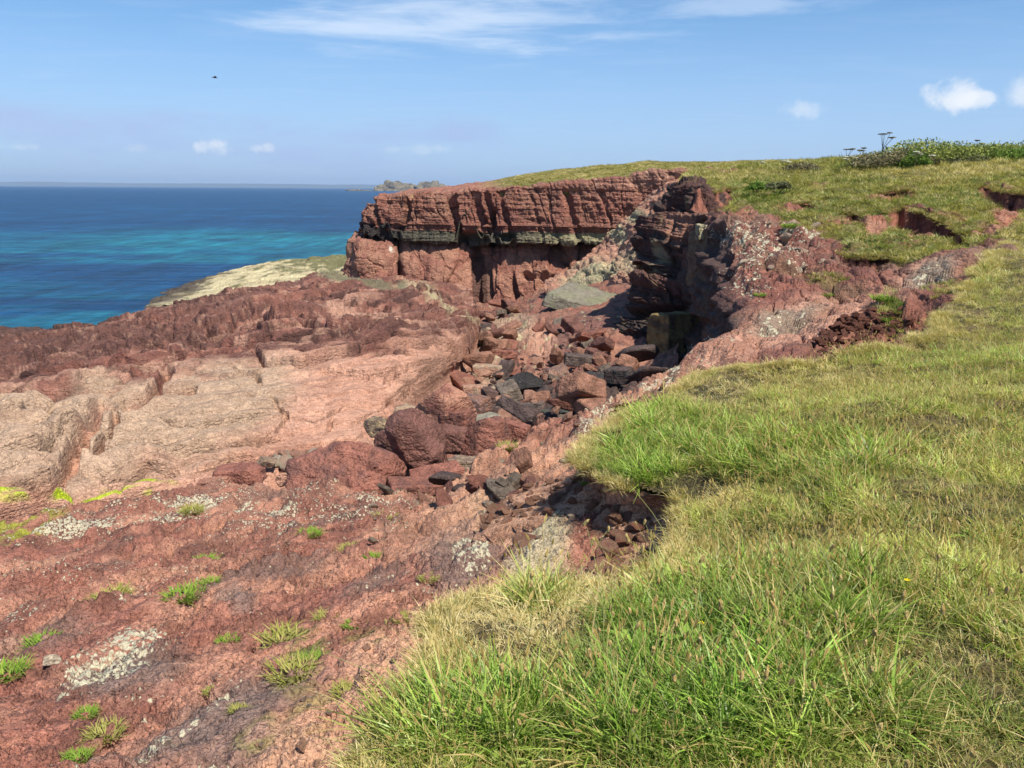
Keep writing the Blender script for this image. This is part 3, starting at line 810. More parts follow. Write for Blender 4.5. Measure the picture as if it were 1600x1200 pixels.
# ================================================================== HEADLAND
def build_headland():
    # columns left to right; upper tier of the cliff
    top = [(640, 306, 128), (600, 312, 108), (579, 319, 96), (590, 311, 92), (650, 304, 90), (740, 297, 89), (800, 293, 88), (860, 289, 87), (920, 283, 86), (960, 278, 85), (1010, 271, 84), (1060, 268, 82), (1130, 268, 80)]
    bot = [(640, 374, 128), (590, 374, 108), (562, 352, 95), (572, 366, 91), (650, 378, 89), (740, 381, 88), (800, 383, 87), (860, 381, 86), (920, 382, 85), (960, 384, 84), (1010, 384, 83), (1060, 384, 81), (1130, 384, 79)]
    rows = []
    for k in range(7):
        t = k / 6
        row = []
        for (a, b, Y1), (c, d, Y2) in zip(top, bot):
            row.append(P(a + (c - a) * t, b + (d - b) * t, Y1 + (Y2 - Y1) * t))
        rows.append(row)
    under = [p + C3(0.0, 5.5, -0.25) for p in rows[-1]]
    rows.append(under)
    # cap rows bending back at the top
    cap0 = [p + C3(0, 0.9, 0.18) for p in rows[0]]
    rows = [cap0] + rows
    G = net(rows, 300, 620, wr=[.25] + [1] * 6 + [.35], wc=[.3, .3, .4, .8, 1, .8, .8, .8, .6, .7, .6, .6])
    x, y, z = G[..., 0], G[..., 1], G[..., 2]
    px, py = pix(G)
    N = normals(G, (0, -1, 0))
    face = 1.0
    s = x + 0.35 * y * 0
    n = fbm(x * .22, y * .22, z * .3, 5)
    fine = fbm(x * .9, y * .9, z * 1.3, 5)
    # near vertical joints that lean a little, cutting the face into buttresses of different depth
    cr, idv, ox, _ = voro(x * .27 + .16 * (z - 8) * .3 + .25 * n, z * .055 + 3.3, seed=2)
    cr2, id2, _, _ = voro(x * .95 + .12 * z + .4 * n, z * .22 + 1.7 + .3 * n, seed=14)
    cr3, id3, _, _ = voro(x * 2.4 + .3 * z + .5 * n, z * .8 + .5 * n, seed=31)
    bd = fbm(x * .05, y * .05, z * 3.2, 4)
    low = sstep(9.3, 8.0, z + .4 * n)                       # thin bedded lower part of the tier
    d = (0.28 * (idv - .5) + 0.12 * (id2 - .5) + .08 * (id3 - .5) - .26 * (1 - sstep(0, .04, cr)) - .12 * (1 - sstep(0, .06, cr2))) * (1.1 - .5 * sstep(800, 860, px))
    d = d * (1 - .35 * low) + .32 * n + .14 * fine + (.10 + .2 * low) * bd + .34 * low * beds(z + .12 * n, .33, 3) + .14 * beds(z + .4 * n + .02 * x, .55, 9)
    d = d + plates(x * .55 + .2 * z, z * .5 + .6 * n, .08, .22, 71) + plates(x * 1.4 + .3 * z + n, z * 1.2 + n, .05, .11, 72) + plates(x * 3.2 + n, z * 2.6, .04, .08, 73)
    left = sstep(-11.5, -15, x)
    d = d + left * (0.9 * fbm(x * .5, y * .5, z * .6, 4, ridge=True) - .5)
    # open clefts
    for (c, wd, dp) in [(632, 5, 1.0), (712, 7, 1.3), (752, 6, .9), (768, 5, .9), (790, 4, .6), (836, 3, .25), (895, 5, .5), (590, 4, .6), (862, 3, .3), (950, 3, .3)]:
        lean = -0.28 * (py - 340) if c not in (632,) else 0.28 * (py - 340)
        dd = np.abs(px - c + lean + 9 * n + 5 * fine)
        d = d - dp * (1 - sstep(wd * .5, wd * 1.5, dd)) * sstep(.0, .1, (py - 296 + 8 * n) / 60)
    cave = blobs(px, py, [(735, 374, 24, 13, 0, 1), (790, 374, 14, 8, 0, .7), (600, 368, 14, 9, 0, .6), (765, 350, 6, 22, -15, .6)], .3 * n)
    d = d - 1.8 * cave
    G = G + N * d[..., None]
    G[..., 2] += .25 * sstep(308, 290, py) * n
    q = fbm(x * .3, y * .3, z * .3 + 30, 5); q2 = fbm(x * 1.0, y, z * 2.5 + 9, 5); st = fbm(x * 1.6, 3.0, z * .18, 4)
    C = lerp(RED * .92, PINK * .72, sstep(-.25, .3, q + .4 * q2))
    C = lerp(C, MAROON * 1.25, .62 * sstep(.0, .3, q2 + .5 * st))
    C = lerp(C, DEEPRED * .9, .55 * low)
    C = lerp(C, PALEPINK * .9, .8 * sstep(.25, .42, st) * sstep(300, 290, py) + .6 * blobs(px, py, [(1010, 280, 45, 12, 8, 1), (960, 288, 30, 8, 8, .6), (690, 312, 30, 6, 0, .5), (930, 300, 60, 14, 0, .3)], .4 * q))
    # the grey-green band at its foot
    bz = z + .25 * n
    band = sstep(7.75, 7.55, bz + .35 * sstep(-8, 12, x) * 0) * sstep(-17, -14, x)
    C = lerp(C, lerp(C3(.09, .085, .065), C3(.30, .275, .17), sstep(-2, 9, x + 4 * q2)), band)
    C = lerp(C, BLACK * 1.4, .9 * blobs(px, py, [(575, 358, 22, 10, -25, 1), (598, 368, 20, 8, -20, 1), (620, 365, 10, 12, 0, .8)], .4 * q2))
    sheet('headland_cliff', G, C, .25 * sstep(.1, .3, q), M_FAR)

    # lower tier, set back under the band; base runs down to the gully floor
    topl = [(640, 372, 125), (560, 371, 108), (540, 373, 94), (560, 374, 90.5), (610, 381, 90), (622, 376, 92.5), (634, 376, 91), (690, 379, 90), (735, 383, 90.2), (748, 383, 91.4), (765, 383, 89.8), (850, 383, 88.5), (905, 383, 88), (950, 383, 87), (1020, 384, 85)]
    botl = [(640, 440, 125), (552, 440, 104), (535, 432, 92), (560, 434, 88), (615, 436, 87.5), (622, 438, 91.5), (634, 440, 88.5), (690, 462, 86), (738, 500, 84), (752, 530, 86), (775, 520, 84.5), (850, 490, 83), (905, 470, 83), (950, 470, 82), (1020, 470, 80)]
    rows = []
    for k in range(6):
        t = k / 5
        row = []
        for i, ((a, b, Y1), (c, d, Y2)) in enumerate(zip(topl, botl)):
            bulge = -0.9 * math.sin(math.pi * min(1, t * 1.05)) * (1 if i in (3, 6, 7) else .3)
            row.append(P(a + (c - a) * t, b + (d - b) * t, Y1 + (Y2 - Y1) * t + bulge))
        rows.append(row)
    rows.append([p + C3(0, -.6, -4) for p in rows[-1]])
    back = [p + C3(0, 5.0, .7) for p in rows[0]]
    rows = [back, [p + C3(0, 1.2, .22) for p in rows[0]]] + rows
    G = net(rows, 260, 560, wr=[.15, .3, .7, 1, 1, 1, 1, .4], wc=[.4, .4, .5, 1, .4, .4, 1, .9, .4, .5, 1.1, .8, .7, .8])
    x, y, z = G[..., 0], G[..., 1], G[..., 2]
    px, py = pix(G)
    N = normals(G, (0, -1, 0))
    n = fbm(x * .2, y * .2, z * .2 + 7, 5); fine = fbm(x * .8, y * .8, z * .8, 5)
    cr, idv, _, _ = voro(x * .42 + .35 * n + .05 * z, z * .10 + 1.2 + .2 * n, seed=77)
    cr2, id2, _, _ = voro(x * .8 + .5 * n, z * .55 + .6 * n, seed=62)
    mid = sstep(745, 765, px)
    cr5, id5, _, _ = voro(x * .22 + .3 * n, z * .16 + .4 * n, seed=90)
    d = .55 * n + .12 * fine + .40 * (id5 - .5) - .18 * (1 - sstep(0, .04, cr5)) + (.25 + .45 * mid) * (idv - .5) - .22 * (1 - sstep(0, .035, cr)) + .25 * mid * (id2 - .5) - .14 * (1 - sstep(0, .05, cr2)) * sstep(-.1, .2, n)
    d = d + plates(x * .4 + .1 * z, z * .3 + .6 * n, .10, .40, 74) + plates(x * 1.2 + n, z * .9 + n, .05, .16, 75, .05, .04)
    notch = blobs(px, py, [(805, 455, 5, 26, 8, 1), (826, 432, 11, 6, -25, .8), (886, 407, 9, 5, -10, .8), (855, 445, 14, 12, -50, 1), (862, 436, 22, 6, 0, .8), (795, 452, 10, 5, 0, .0), (748, 480, 5, 60, 3, .7), (762, 440, 4, 70, 4, .5)], .2 * n)
    d = d - 1.3 * notch
    G = G + N * d[..., None]
    q = fbm(x * .4, y * .4, z * .4 + 30, 5); st = fbm(x * 1.5, 5.0, z * .2, 4)
    C = lerp(PINK * .84, RED * .95, sstep(-.25, .3, q + .4 * st))
    C = lerp(C, MAROON * 1.4, .5 * sstep(.1, .35, st + .4 * q))
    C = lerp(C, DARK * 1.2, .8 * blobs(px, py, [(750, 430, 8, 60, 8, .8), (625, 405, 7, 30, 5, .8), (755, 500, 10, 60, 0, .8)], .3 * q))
    C = lerp(C, GREENG * .9, .8 * blobs(px, py, [(800, 486, 52, 12, 4, 1), (850, 480, 30, 10, 0, .7), (770, 500, 30, 20, 0, .6)], .4 * q))
    C = lerp(C, C3(.7, .66, .58), .9 * blobs(px, py, [(610, 391, 2.6, 5, 10, 1.0)]))
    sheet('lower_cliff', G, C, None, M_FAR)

    # grassed top of the headland, rising away behind the edge
    edge = [(600, 314, 97), (640, 307, 93), (700, 299, 90.5), (760, 294, 89.5), (830, 290, 88.5), (900, 284, 87), (960, 277, 86), (1010, 270, 85), (1060, 267, 83), (1130, 265, 81), (1250, 262, 80)]
    r1 = [(606, 311, 106), (640, 303, 104), (700, 297, 102), (760, 290.5, 101), (830, 284, 100), (900, 278, 99), (960, 271, 98), (1010, 265, 97), (1060, 263, 96), (1130, 262, 96), (1250, 258, 96)]
    r2 = [(606, 309, 125), (640, 301, 125), (700, 295.5, 122), (760, 288, 122), (830, 276, 125), (900, 268, 128), (960, 262, 130), (1010, 258.5, 132), (1060, 258, 135), (1130, 257, 135), (1250, 254, 135)]
    r3 = [(606, 308, 165), (640, 300, 165), (700, 294.5, 162), (760, 286.5, 162), (830, 274, 160), (900, 266, 160), (960, 260.5, 160), (1010, 257, 160), (1060, 256.5, 165), (1130, 256, 165), (1250, 252.5, 165)]
    rows = [[P(*e) for e in rr] for rr in (edge, r1, r2, r3)]
    rows = [[p + C3(0, -.2, -1.6) for p in rows[0]]] + rows + [[p + C3(0, 40, -6) for p in rows[-1]]]
    G = net(rows, 130, 330, wr=[.4, 1, 1.4, 1, .5])
    x, y, z = G[..., 0], G[..., 1], G[..., 2]
    px, py = pix(G)
    n = fbm(x * .15, y * .15, 4, 5)
    G = G.copy(); G[..., 2] += .5 * n * sstep(0, .2, np.linspace(0, 1, 130))[:, None] + .10 * fbm(x, y, 2, 4) + .5 * fbm(x * .5, y * .5, 12, 4) * sstep(800, 745, px)
    C = lerp(C3(.135, .135, .040), C3(.27, .235, .085), sstep(-.3, .3, n + .5 * fbm(x * .5, y * .3, 9, 4)))
    bare = sstep(800, 745, px + 40 * n + .0 * py)
    C = lerp(C, lerp(PINK * .8, RED, sstep(-.2, .2, fbm(x, y * .5, 3, 4))), bare)
    C = lerp(C, C3(.40, .30, .07), .8 * blobs(px, py, [(660, 304, 18, 3, 5, 1)]))
    sheet('headland_top', G, C, None, M_FAR)
    return G


G_HEADTOP = build_headland()


# ================================================================== GULLY floor + scree beyond
def build_gully():
    rows = [
        [P(560, 860, z=2.4), P(660, 800, z=2.6), P(760, 760, z=3.0), P(860, 740, z=3.6), P(960, 700, z=4.2), P(1080, 660, z=5)],
        [P(600, 720, z=3.4), P(680, 700, z=4.0), P(760, 690, z=4.5), P(840, 670, z=5.0), P(930, 640, z=5.6), P(1060, 600, z=6)],
        [P(640, 660, z=3.0), P(700, 645, z=3.5), P(760, 640, z=3.8), P(840, 630, z=4.0), P(930, 620, z=4.6), P(1060, 590, z=5.2)],
        [P(690, 610, z=2.6), P(730, 600, z=2.9), P(780, 595, z=3.1), P(850, 590, z=3.3), P(930, 580, z=3.9), P(1060, 560, z=4.4)],
        [P(730, 560, z=2.4), P(755, 555, z=2.6), P(800, 550, z=2.8), P(860, 545, z=3.2), P(930, 545, z=3.7), P(1060, 535, z=4.4)],
        [P(742, 530, z=2.0), P(765, 525, z=2.2), P(805, 520, z=2.6), P(860, 510, z=3.3), P(930, 508, z=4.0), P(1060, 500, z=4.8)],
        [P(742, 505, z=1.6), P(768, 500, z=1.8), P(810, 492, z=2.2), P(860, 474, z=3.4), P(940, 478, z=4.2), P(1060, 470, z=5.2)],
        [P(742, 490, z=.9), P(768, 485, z=1.2), P(815, 478, z=1.6), P(870, 455, z=3.2), P(945, 458, z=4.4), P(1060, 440, z=6)],
        [P(742, 470, 92), P(768, 470, 92), P(815, 460, 92), P(880, 445, 78), P(950, 430, 74), P(1060, 400, 70)],
    ]
    G = net(rows, 330, 380, wr=[.4, .8, 1, 1, 1, 1, .8, .5])
    x, y, z = G[..., 0], G[..., 1], G[..., 2]
    px, py = pix(G)
    n = fbm(x * .25, y * .25, 14, 5); fine = fbm(x * 1.2, y * 1.2, 4, 4)
    slab = sstep(845, 880, px + 12 * n) * sstep(590, 560, py + 10 * n)
    cr, idv, ox, oy = voro(x * .38 + .5 * n, y * .22 + .5 * n, seed=8)
    cr2, id2, _, _ = voro(x * 1.0 + n, y * .6 + n, seed=18)
    d = .35 * n - .25 * (1 - sstep(0, .05, cr)) - .12 * (1 - .5 * slab) * (1 - sstep(0, .08, cr2)) + .06 * fine
    d = d + .35 * terrace(z + .4 * n + .12 * x, .5, .8) + plates(x * .28 + n * .5, y * .16 + n * .5, .5, .6, 80, .25, .03) * (1 - .3 * slab) + plates(x * .6 + n, y * .36 + n, .25, .38, 81, .12, .04) * (1 - .6 * slab) + plates(x * 1.5, y * .9 + n, .10, .17, 82, .05) * (1 - .6 * slab) + plates(x * 3, y * 2, .04, .06, 83)
    d = d * (1 - .6 * sstep(525, 490, py))
    G = G.copy(); G[..., 2] += d
    q = fbm(x * .5, y * .3, 34, 5); q2 = fbm(x * 1.6, y * 1.0, 54, 4)
    C = lerp(RED * .95, PINK * .8, sstep(-.2, .3, q))
    C = lerp(C, MAROON * 1.4, .8 * sstep(-.05, .2, q2 + .3 * q))
    C = lerp(C, DARK * 2, .7 * sstep(.1, .3, fbm(x * .8, y * .5, 94, 4)))
    C = lerp(C, MAROON * 1.3 + .02, .8 * blobs(px, py, [(900, 520, 60, 24, 15, 1), (930, 505, 60, 16, 0, .7)], .4 * q))
    C = lerp(C, PALEPINK * 1.0, .9 * blobs(px, py, [(846, 528, 24, 20, 20, 1.0)], .25 * q2))
    C = lerp(C, TAN * .85, .75 * blobs(px, py, [(790, 520, 40, 18, 0, 1), (760, 580, 40, 34, 0, .8), (800, 500, 40, 14, 0, .8)], .4 * q))
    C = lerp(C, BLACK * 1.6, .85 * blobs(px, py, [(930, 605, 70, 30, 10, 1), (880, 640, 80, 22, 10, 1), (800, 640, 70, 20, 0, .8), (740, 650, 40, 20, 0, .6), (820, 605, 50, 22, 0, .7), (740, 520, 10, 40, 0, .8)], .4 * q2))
    C = lerp(C, CREAM * .8, .7 * sstep(.2, .35, q2) * sstep(620, 580, px * .0 + py))
    sheet('gully_floor', G, C, .3 * sstep(0, .3, q), M_MID)

    # scree and pale beds climbing right of the lower cliff
    rows = [
        [P(860, 470, 68), P(900, 480, 63), P(950, 490, 58), P(1000, 500, 54), P(1060, 520, 50)],
        [P(850, 445, 76), P(900, 450, 71), P(950, 465, 65), P(1000, 470, 58), P(1060, 470, 52)],
        [P(880, 430, 80), P(915, 415, 76), P(950, 425, 70), P(1000, 435, 62), P(1060, 430, 55)],
        [P(915, 400, 83), P(935, 390, 80), P(965, 390, 75), P(1005, 390, 67), P(1060, 390, 60)],
        [P(940, 378, 84), P(955, 365, 82), P(980, 352, 78), P(1020, 345, 70), P(1070, 345, 64)],
        [P(965, 350, 84.5), P(980, 338, 83), P(1003, 325, 80), P(1035, 312, 74), P(1085, 310, 66)],
        [P(1000, 330, 86), P(1015, 315, 84), P(1030, 300, 82), P(1060, 285, 78), P(1105, 282, 72)],
        [P(1020, 310, 90), P(1040, 290, 88), P(1055, 280, 86), P(1085, 272, 82), P(1120, 270, 78)],
    ]
    G = net(rows, 200, 190)
    x, y, z = G[..., 0], G[..., 1], G[..., 2]
    px, py = pix(G)
    N = normals(G, (0, -1, 1))
    n = fbm(x * .3, y * .3, z * .3, 5); fine = fbm(x * 1.3, y * 1.3, z * 1.3, 4)
    cr, idv, _, _ = voro(x * .7 + .7 * n, y * .5 + z * .5 + .6 * n, seed=48)
    d = .6 * n + .12 * fine - .2 * (1 - sstep(0, .07, cr)) + .25 * terrace(z + .25 * x + .5 * n, .5, .7) + plates(x * .5 + n, y * .4 + z * .3, .2, .5, 84) + plates(x * 1.4, y * .9 + z * .8 + n, .15, .3, 85)
    G = G + N * d[..., None]
    q = fbm(x * .5, y * .5, z * .5 + 9, 5)
    C = lerp(PINK * 1.0, PALEPINK * .95, sstep(-.25, .2, q))
    C = lerp(C, lerp(GREENG, CREAM * .9, sstep(-.2, .2, fine)), .9 * blobs(px, py, [(925, 430, 45, 22, 20, 1), (965, 365, 14, 18, 40, 1), (1000, 342, 18, 10, 20, 1), (990, 410, 24, 22, 0, .7), (905, 445, 30, 10, 0, .8)], .5 * q))
    C = lerp(C, MAROON * 1.5, .55 * sstep(.12, .35, fine + .4 * q))
    sheet('scree_slope', G, C, .3 * sstep(0, .3, q), M_FAR)


build_gully()


# ================================================================== HILLSIDE (right, beyond the near turf)
SCARS = [
    ([(1385, 334), (1405, 326), (1440, 331), (1470, 340), (1495, 354), (1515, 368)], [.2, .8, 1.1, 1.0, .9, .2], DEEPRED * .95),
    ([(1525, 292), (1548, 291), (1572, 299), (1600, 303), (1640, 311)], [.2, .5, .7, .8, .5], DEEPRED * .9),
    ([(1376, 303), (1395, 300), (1415, 298), (1434, 301)], [.1, .35, .5, .1], RED * .9),
    ([(1318, 333), (1335, 329), (1352, 337)], [.1, .4, .1], DEEPRED * .9),
    ([(1308, 399), (1335, 403), (1365, 403), (1388, 401)], [.1, .3, .3, .1], DEEPRED * .9),
    ([(1228, 323), (1245, 319), (1262, 317), (1278, 322)], [.1, .25, .35, .1], RED * .9),
    ([(1082, 308), (1105, 303), (1130, 298), (1152, 296)], [.8, 1.1, .8, .2], RED * .9),
]




def build_hill():
    L = [(960, 652, 15.5), (1080, 565, 19), (1182, 490, 22), (1163, 440, 26), (1150, 378, 34), (1140, 350, 38), (1092, 306, 48), (1078, 287, 60), (1082, 271, 74), (1082, 267, 120)]
    rest = [
        [(1150, 615, 14.5), (1300, 598, 14), (1450, 575, 15), (1600, 525, 16), (1850, 500, 16)],
        [(1180, 537, 18.5), (1300, 512, 18.5), (1420, 478, 19), (1560, 430, 20), (1850, 425, 20)],
        [(1250, 472, 22.5), (1350, 446, 23), (1450, 420, 23.5), (1570, 378, 24.5), (1850, 345, 25)],
        [(1250, 420, 26.5), (1350, 402, 27), (1450, 384, 27.5), (1570, 352, 28), (1850, 322, 28)],
        [(1250, 378, 32), (1350, 368, 31.5), (1450, 362, 31), (1560, 332, 32), (1850, 302, 32)],
        [(1250, 345, 37), (1350, 335, 36), (1450, 329, 35), (1560, 309, 36), (1850, 286, 36)],
        [(1250, 304, 46), (1350, 297, 45), (1450, 288, 45), (1560, 277, 45), (1850, 262, 45)],
        [(1250, 275, 60), (1350, 266, 58), (1450, 258, 56), (1560, 253, 56), (1850, 242, 56)],
        [(1250, 256, 78), (1350, 249, 70), (1450, 244, 66), (1560, 237, 64), (1850, 225, 64)],
        [(1250, 255, 130), (1350, 250, 130), (1450, 246, 130), (1560, 241, 130), (1850, 232, 130)],
    ]
    rows = []
    for l, r in zip(L, rest):
        e = P(*l)
        dep = max(2.0, e[2] - 3.2)
        foot = e + C3(-(0.10 if l[2] < 55 else .02) * dep - .3, -0.05 * dep, -dep)
        m1 = e + C3(-0.07 * dep - .25, 0, -dep * .55); m2 = e + C3(-.25, 0, -dep * .14)
        rows.append([foot, m1, m2, e] + [P(*p) for p in r])
    G = net(rows, 470, 560, wr=[.4, 1, 1, 1, 1.1, 1.1, 1, .8, .2], wc=[.45, .5, .25, .9, 1.1, 1.1, 1.0, .6])
    x, y, z = G[..., 0], G[..., 1], G[..., 2]
    px, py = pix(G)
    cl = np.zeros(G.shape[:2]); ncl = int(560 * (1.2 / 5.9)); cl[:, :ncl] = 1.0      # cliff columns
    cl = sstep(1.02, .80, np.linspace(0, 1, 560)[None, :] / (1.2 / 5.9)) + 0 * x
    n = fbm(x * .3, y * .3, z * .3, 5); fine = fbm(x * 1.6, y * 1.6, z * 1.6, 5)
    gl_x = [900, 1000, 1050, 1100, 1140, 1200, 1230, 1300, 1360, 1450, 1500, 1560, 1600, 1900]
    gl_y = [262, 272, 288, 300, 326, 338, 352, 372, 400, 405, 392, 372, 400, 560]
    gm = np.interp(px, gl_x, gl_y) - py + 16 * fine + 20 * n
    grass = sstep(-4, 6, gm) * (1 - cl)
    grass = np.maximum(grass, .9 * blobs(px, py, [(1390, 478, 22, 14, 20, 1), (1400, 500, 18, 14, 0, .8), (1290, 430, 26, 8, 0, .6), (1460, 385, 60, 12, 0, .8), (1500, 455, 40, 22, 0, .7)], .6 * fine))
    bare = blobs(px, py, [(1575, 330, 22, 34, -35, 1), (1545, 362, 40, 10, 10, .9), (1330, 345, 50, 9, 0, .75), (1370, 352, 20, 14, 0, .9), (1400, 380, 60, 6, 0, .5), (1270, 358, 40, 10, 0, .5), (1240, 325, 30, 9, 0, .8), (1290, 316, 20, 5, 0, .5), (1395, 308, 50, 8, 0, .8), (1165, 335, 16, 10, 0, .8), (1490, 345, 30, 14, 0, .8), (1280, 293, 14, 5, 0, .7), (1110, 315, 26, 14, 20, 1.2), (1450, 365, 40, 10, 0, .8), (1130, 268, 30, 3, 0, .6)], .35 * fine + .2 * n)
    grass = np.clip(grass - 1.1 * bare, 0, 1)
    d = .28 * n + grass * (.34 * fbm(x * .7, y * .5, 44, 4) + .16 * fine)
    rk = 1 - grass
    far_ = np.clip(y / 25, .6, 2)
    cr, idv, _, _ = voro(x * .9 + .5 * n + y * .2, y * .45 + .5 * n, seed=28)
    cr2, id2, _, _ = voro(x * 2.6 + n, y * 1.4 + n, seed=58)
    slab = blobs(px, py, [(1250, 500, 170, 34, 16, 1), (1130, 560, 80, 20, 20, 1), (1430, 435, 70, 20, 20, 1)], .3 * n)
    rub = sstep(470, 440, py + .25 * (px - 1200)) * rk * (1 - slab)
    d = d + rk * (1 - cl) * (( - .12 * (1 - sstep(0, .05, cr))) + (.4 + 1.0 * rub) * ( - .08 * (1 - sstep(0, .10, cr2))) + .07 * fine * far_
                            + .35 * terrace(z + .35 * n + .1 * x, .30, .35) * (1 - .6 * slab))
    face = np.zeros_like(d)
    for pts, hs, _c in SCARS:          # the ground is let down in front of each scar
        xs_ = [p[0] for p in pts]; yc = np.interp(px, xs_, [p[1] for p in pts]) + 5 * fbm(px * .06, py * .06, 7, 4); hh = np.interp(px, xs_, hs, left=0, right=0)
        wd = 8 + 26 * max(hs)
        hh = hh * sstep(xs_[0] - 4, xs_[0] + 8, px) * sstep(xs_[-1] + 4, xs_[-1] - 8, px)
        face = np.maximum(face, sstep(.08, .30, hh + .25 * fine) * sstep(-3, -1, py - yc) * sstep(6 + 26 * hh, 2 + 14 * hh, py - yc))
        d = d - hh * .9 * sstep(-1, 5, py - yc) * sstep(wd, wd * .25, py - yc) + .12 * hh * sstep(-14, -2, py - yc) * (py < yc)
    d = d + rk * (1 - cl) * (plates(x * .35 + .5 * n, y * .22 + .5 * n, .30, .34, 85, .12, .03) + plates(x * .9 + n, y * .55 + n, .14, .22, 86, .06, .04) + plates(x * 2.2 + n, y * 1.4, .07, .12, 87, .03) * (.5 + rub) + plates(x * 5, y * 3.4 + n, .03, .05, 88))
    hollow = blobs(px, py, [(1360, 520, 80, 34, 20, 1), (1440, 498, 30, 30, 0, 1)], .2 * n)
    d = d - .35 * hollow
    base_G = G.copy(); G = G.copy()
    N = normals(G, (-.3, -.3, 1))
    dc = .6 * n + .2 * fine + .5 * beds(z + .3 * n, .7, 5, .2) + .25 * beds(z + .2 * n, .23, 6, .25)
    dc = dc + plates(y * .4 + n, z * .5 + n, .3, .7, 89) + plates(y * 1.0, z * 1.3 + n, .12, .3, 90)
    G[..., 2] += d * (1 - cl)
    G += N * (dc * cl * sstep(0, .25, cl))[..., None]
    q = fbm(x * .4, y * .3, 64, 5); q2 = fbm(x * 1.3, y * 1.0, 74, 4); q3 = fbm(x * 3, y * 2.2, 84, 3)
    C = lerp(DEEPRED * 1.0, RED * .95, sstep(-.2, .3, q2 + .5 * q))
    C = lerp(C, MAROON * 1.1, .75 * sstep(-.05, .25, q3 + .4 * q))
    C = lerp(C, C3(.20, .135, .10), .65 * sstep(430, 400, py) * sstep(-.2, .2, q2 - q))
    C = lerp(C, lerp(PINK * .85, PALEPINK * .9, sstep(-.2, .2, q2)), slab * .9)
    C = lerp(C, GREY * .85, .75 * blobs(px, py, [(1450, 432, 46, 18, 20, 1), (1225, 496, 60, 14, 20, .9), (1250, 480, 50, 10, 15, .6)], .4 * q2))
    C = lerp(C, C3(.11, .10, .05), .6 * (1 - slab) * sstep(.05, .3, q) * sstep(400, 440, py))
    C = lerp(C, DARK * 1.3, .85 * cl * sstep(.8, .3, q + .3) * sstep(58, 46, y))
    C = lerp(C, lerp(PINK * .9, RED, sstep(-.1, .2, q2)), cl * sstep(46, 58, y))
    C = lerp(C, SOIL * .75, .9 * hollow)
    C = lerp(C, lerp(SOIL * 1.0, PINK * .85, sstep(-.1, .3, q2)), np.clip(bare * (1 - cl), 0, 1))
    grass = np.clip(grass - 1.5 * face, 0, 1)
    C = lerp(C, lerp(DEEPRED, SOIL * .9, sstep(-.2, .2, q2)), face)
    C = lerp(C, lerp(C3(.115, .115, .034), C3(.20, .17, .062), sstep(-.3, .3, q + .5 * q2)), grass)
    li = blobs(px, py, [(1180, 375, 70, 30, -10, 1.0), (1210, 400, 60, 20, -15, 1.0), (1240, 372, 60, 10, 0, 1), (1170, 430, 30, 40, 0, .9), (1190, 460, 40, 12, 0, .8), (1450, 432, 46, 15, 20, .75), (1230, 497, 70, 12, 16, .8),
                        (1110, 545, 60, 12, 10, 1.0), (1060, 585, 60, 20, 20, .9), (1340, 375, 30, 5, 0, .6), (1430, 352, 90, 8, 0, .35)], .4 * q2)
    li = np.clip(li * (.75 + q3 + q2), 0, 1.1) * (1 - grass) + .35 * cl * sstep(0, .2, q)
    sheet('grassy_hillside', G, C, li, M_MID)
    return G, grass, base_G


G_HILL, GRASS_HILL, G_HILL0 = build_hill()


# ================================================================== TURF (near grass slope)
EDGE = [(500, 1310, 10.18), (556, 1225, 10.15), (612, 1160, 10.1), (655, 1095, 10.08), (684, 1025, 10.02), (700, 970, 9.95), (758, 936, 9.85), (850, 930, 9.72), (930, 912, 9.6), (1030, 890, 9.55),
        (1085, 830, 9.5), (1078, 790, 9.45), (975, 752, 9.3), (912, 716, 9.2), (958, 676, 9.15), (1048, 608, 9.2), (1140, 578, 9.3), (1285, 572, 9.6), (1440, 556, 9.7), (1482, 488, 9.95), (1545, 408, 10.4), (1625, 348, 11.0)]
RIGHT = [(-2.4, -3.5, 10.2), (3, -3.5, 10.4), (9, -3, 10.4), (0, 0, 10.4), (4, 3, 10.4), (8, 4, 10.4), (3, 7, 10.2), (7, 10, 10.3), (16, 10, 10.4), (12, 18, 10.35), (25, 20, 10.5), (22, 27, 11.0), (40, 27, 11.3), (40, 5, 10.4), (5, 12, 9.95), (1, 3, 10.35), (2, 5, 10.2), (-1.2, .8, 10.25)]


def rbf_fit(pts):
    A = np.array(pts)
    D = np.linalg.norm(A[:, None, :2] - A[None, :, :2], axis=2)
    n_ = len(A); K = np.zeros((n_ + 3, n_ + 3)); K[:n_, :n_] = D; K[:n_, n_] = 1; K[:n_, n_ + 1:] = A[:, :2]
    K[n_, :n_] = 1; K[n_ + 1:, :n_] = A[:, :2].T
    K[:n_, :n_] += np.eye(n_) * -0.02
    return A, np.linalg.solve(K, np.concatenate([A[:, 2], [0, 0, 0]]))


EDGE_W = [P(a, b, z=c) for a, b, c in EDGE]
RB_A, RB_W = rbf_fit(EDGE_W + [np.array(p, float) for p in RIGHT])


def turf_z(x, y):
    out = RB_W[-3] + RB_W[-2] * x + RB_W[-1] * y
    for p, w_ in zip(RB_A, RB_W[:-3]):
        out = out + w_ * np.sqrt((x - p[0]) ** 2 + (y - p[1]) ** 2)
    return out + .10 * fbm(x * .7, y * .7, 71, 4) * np.clip(y / 4, 0, 1) + .05 * fbm(x * 2.5, y * 2.5, 3, 3)


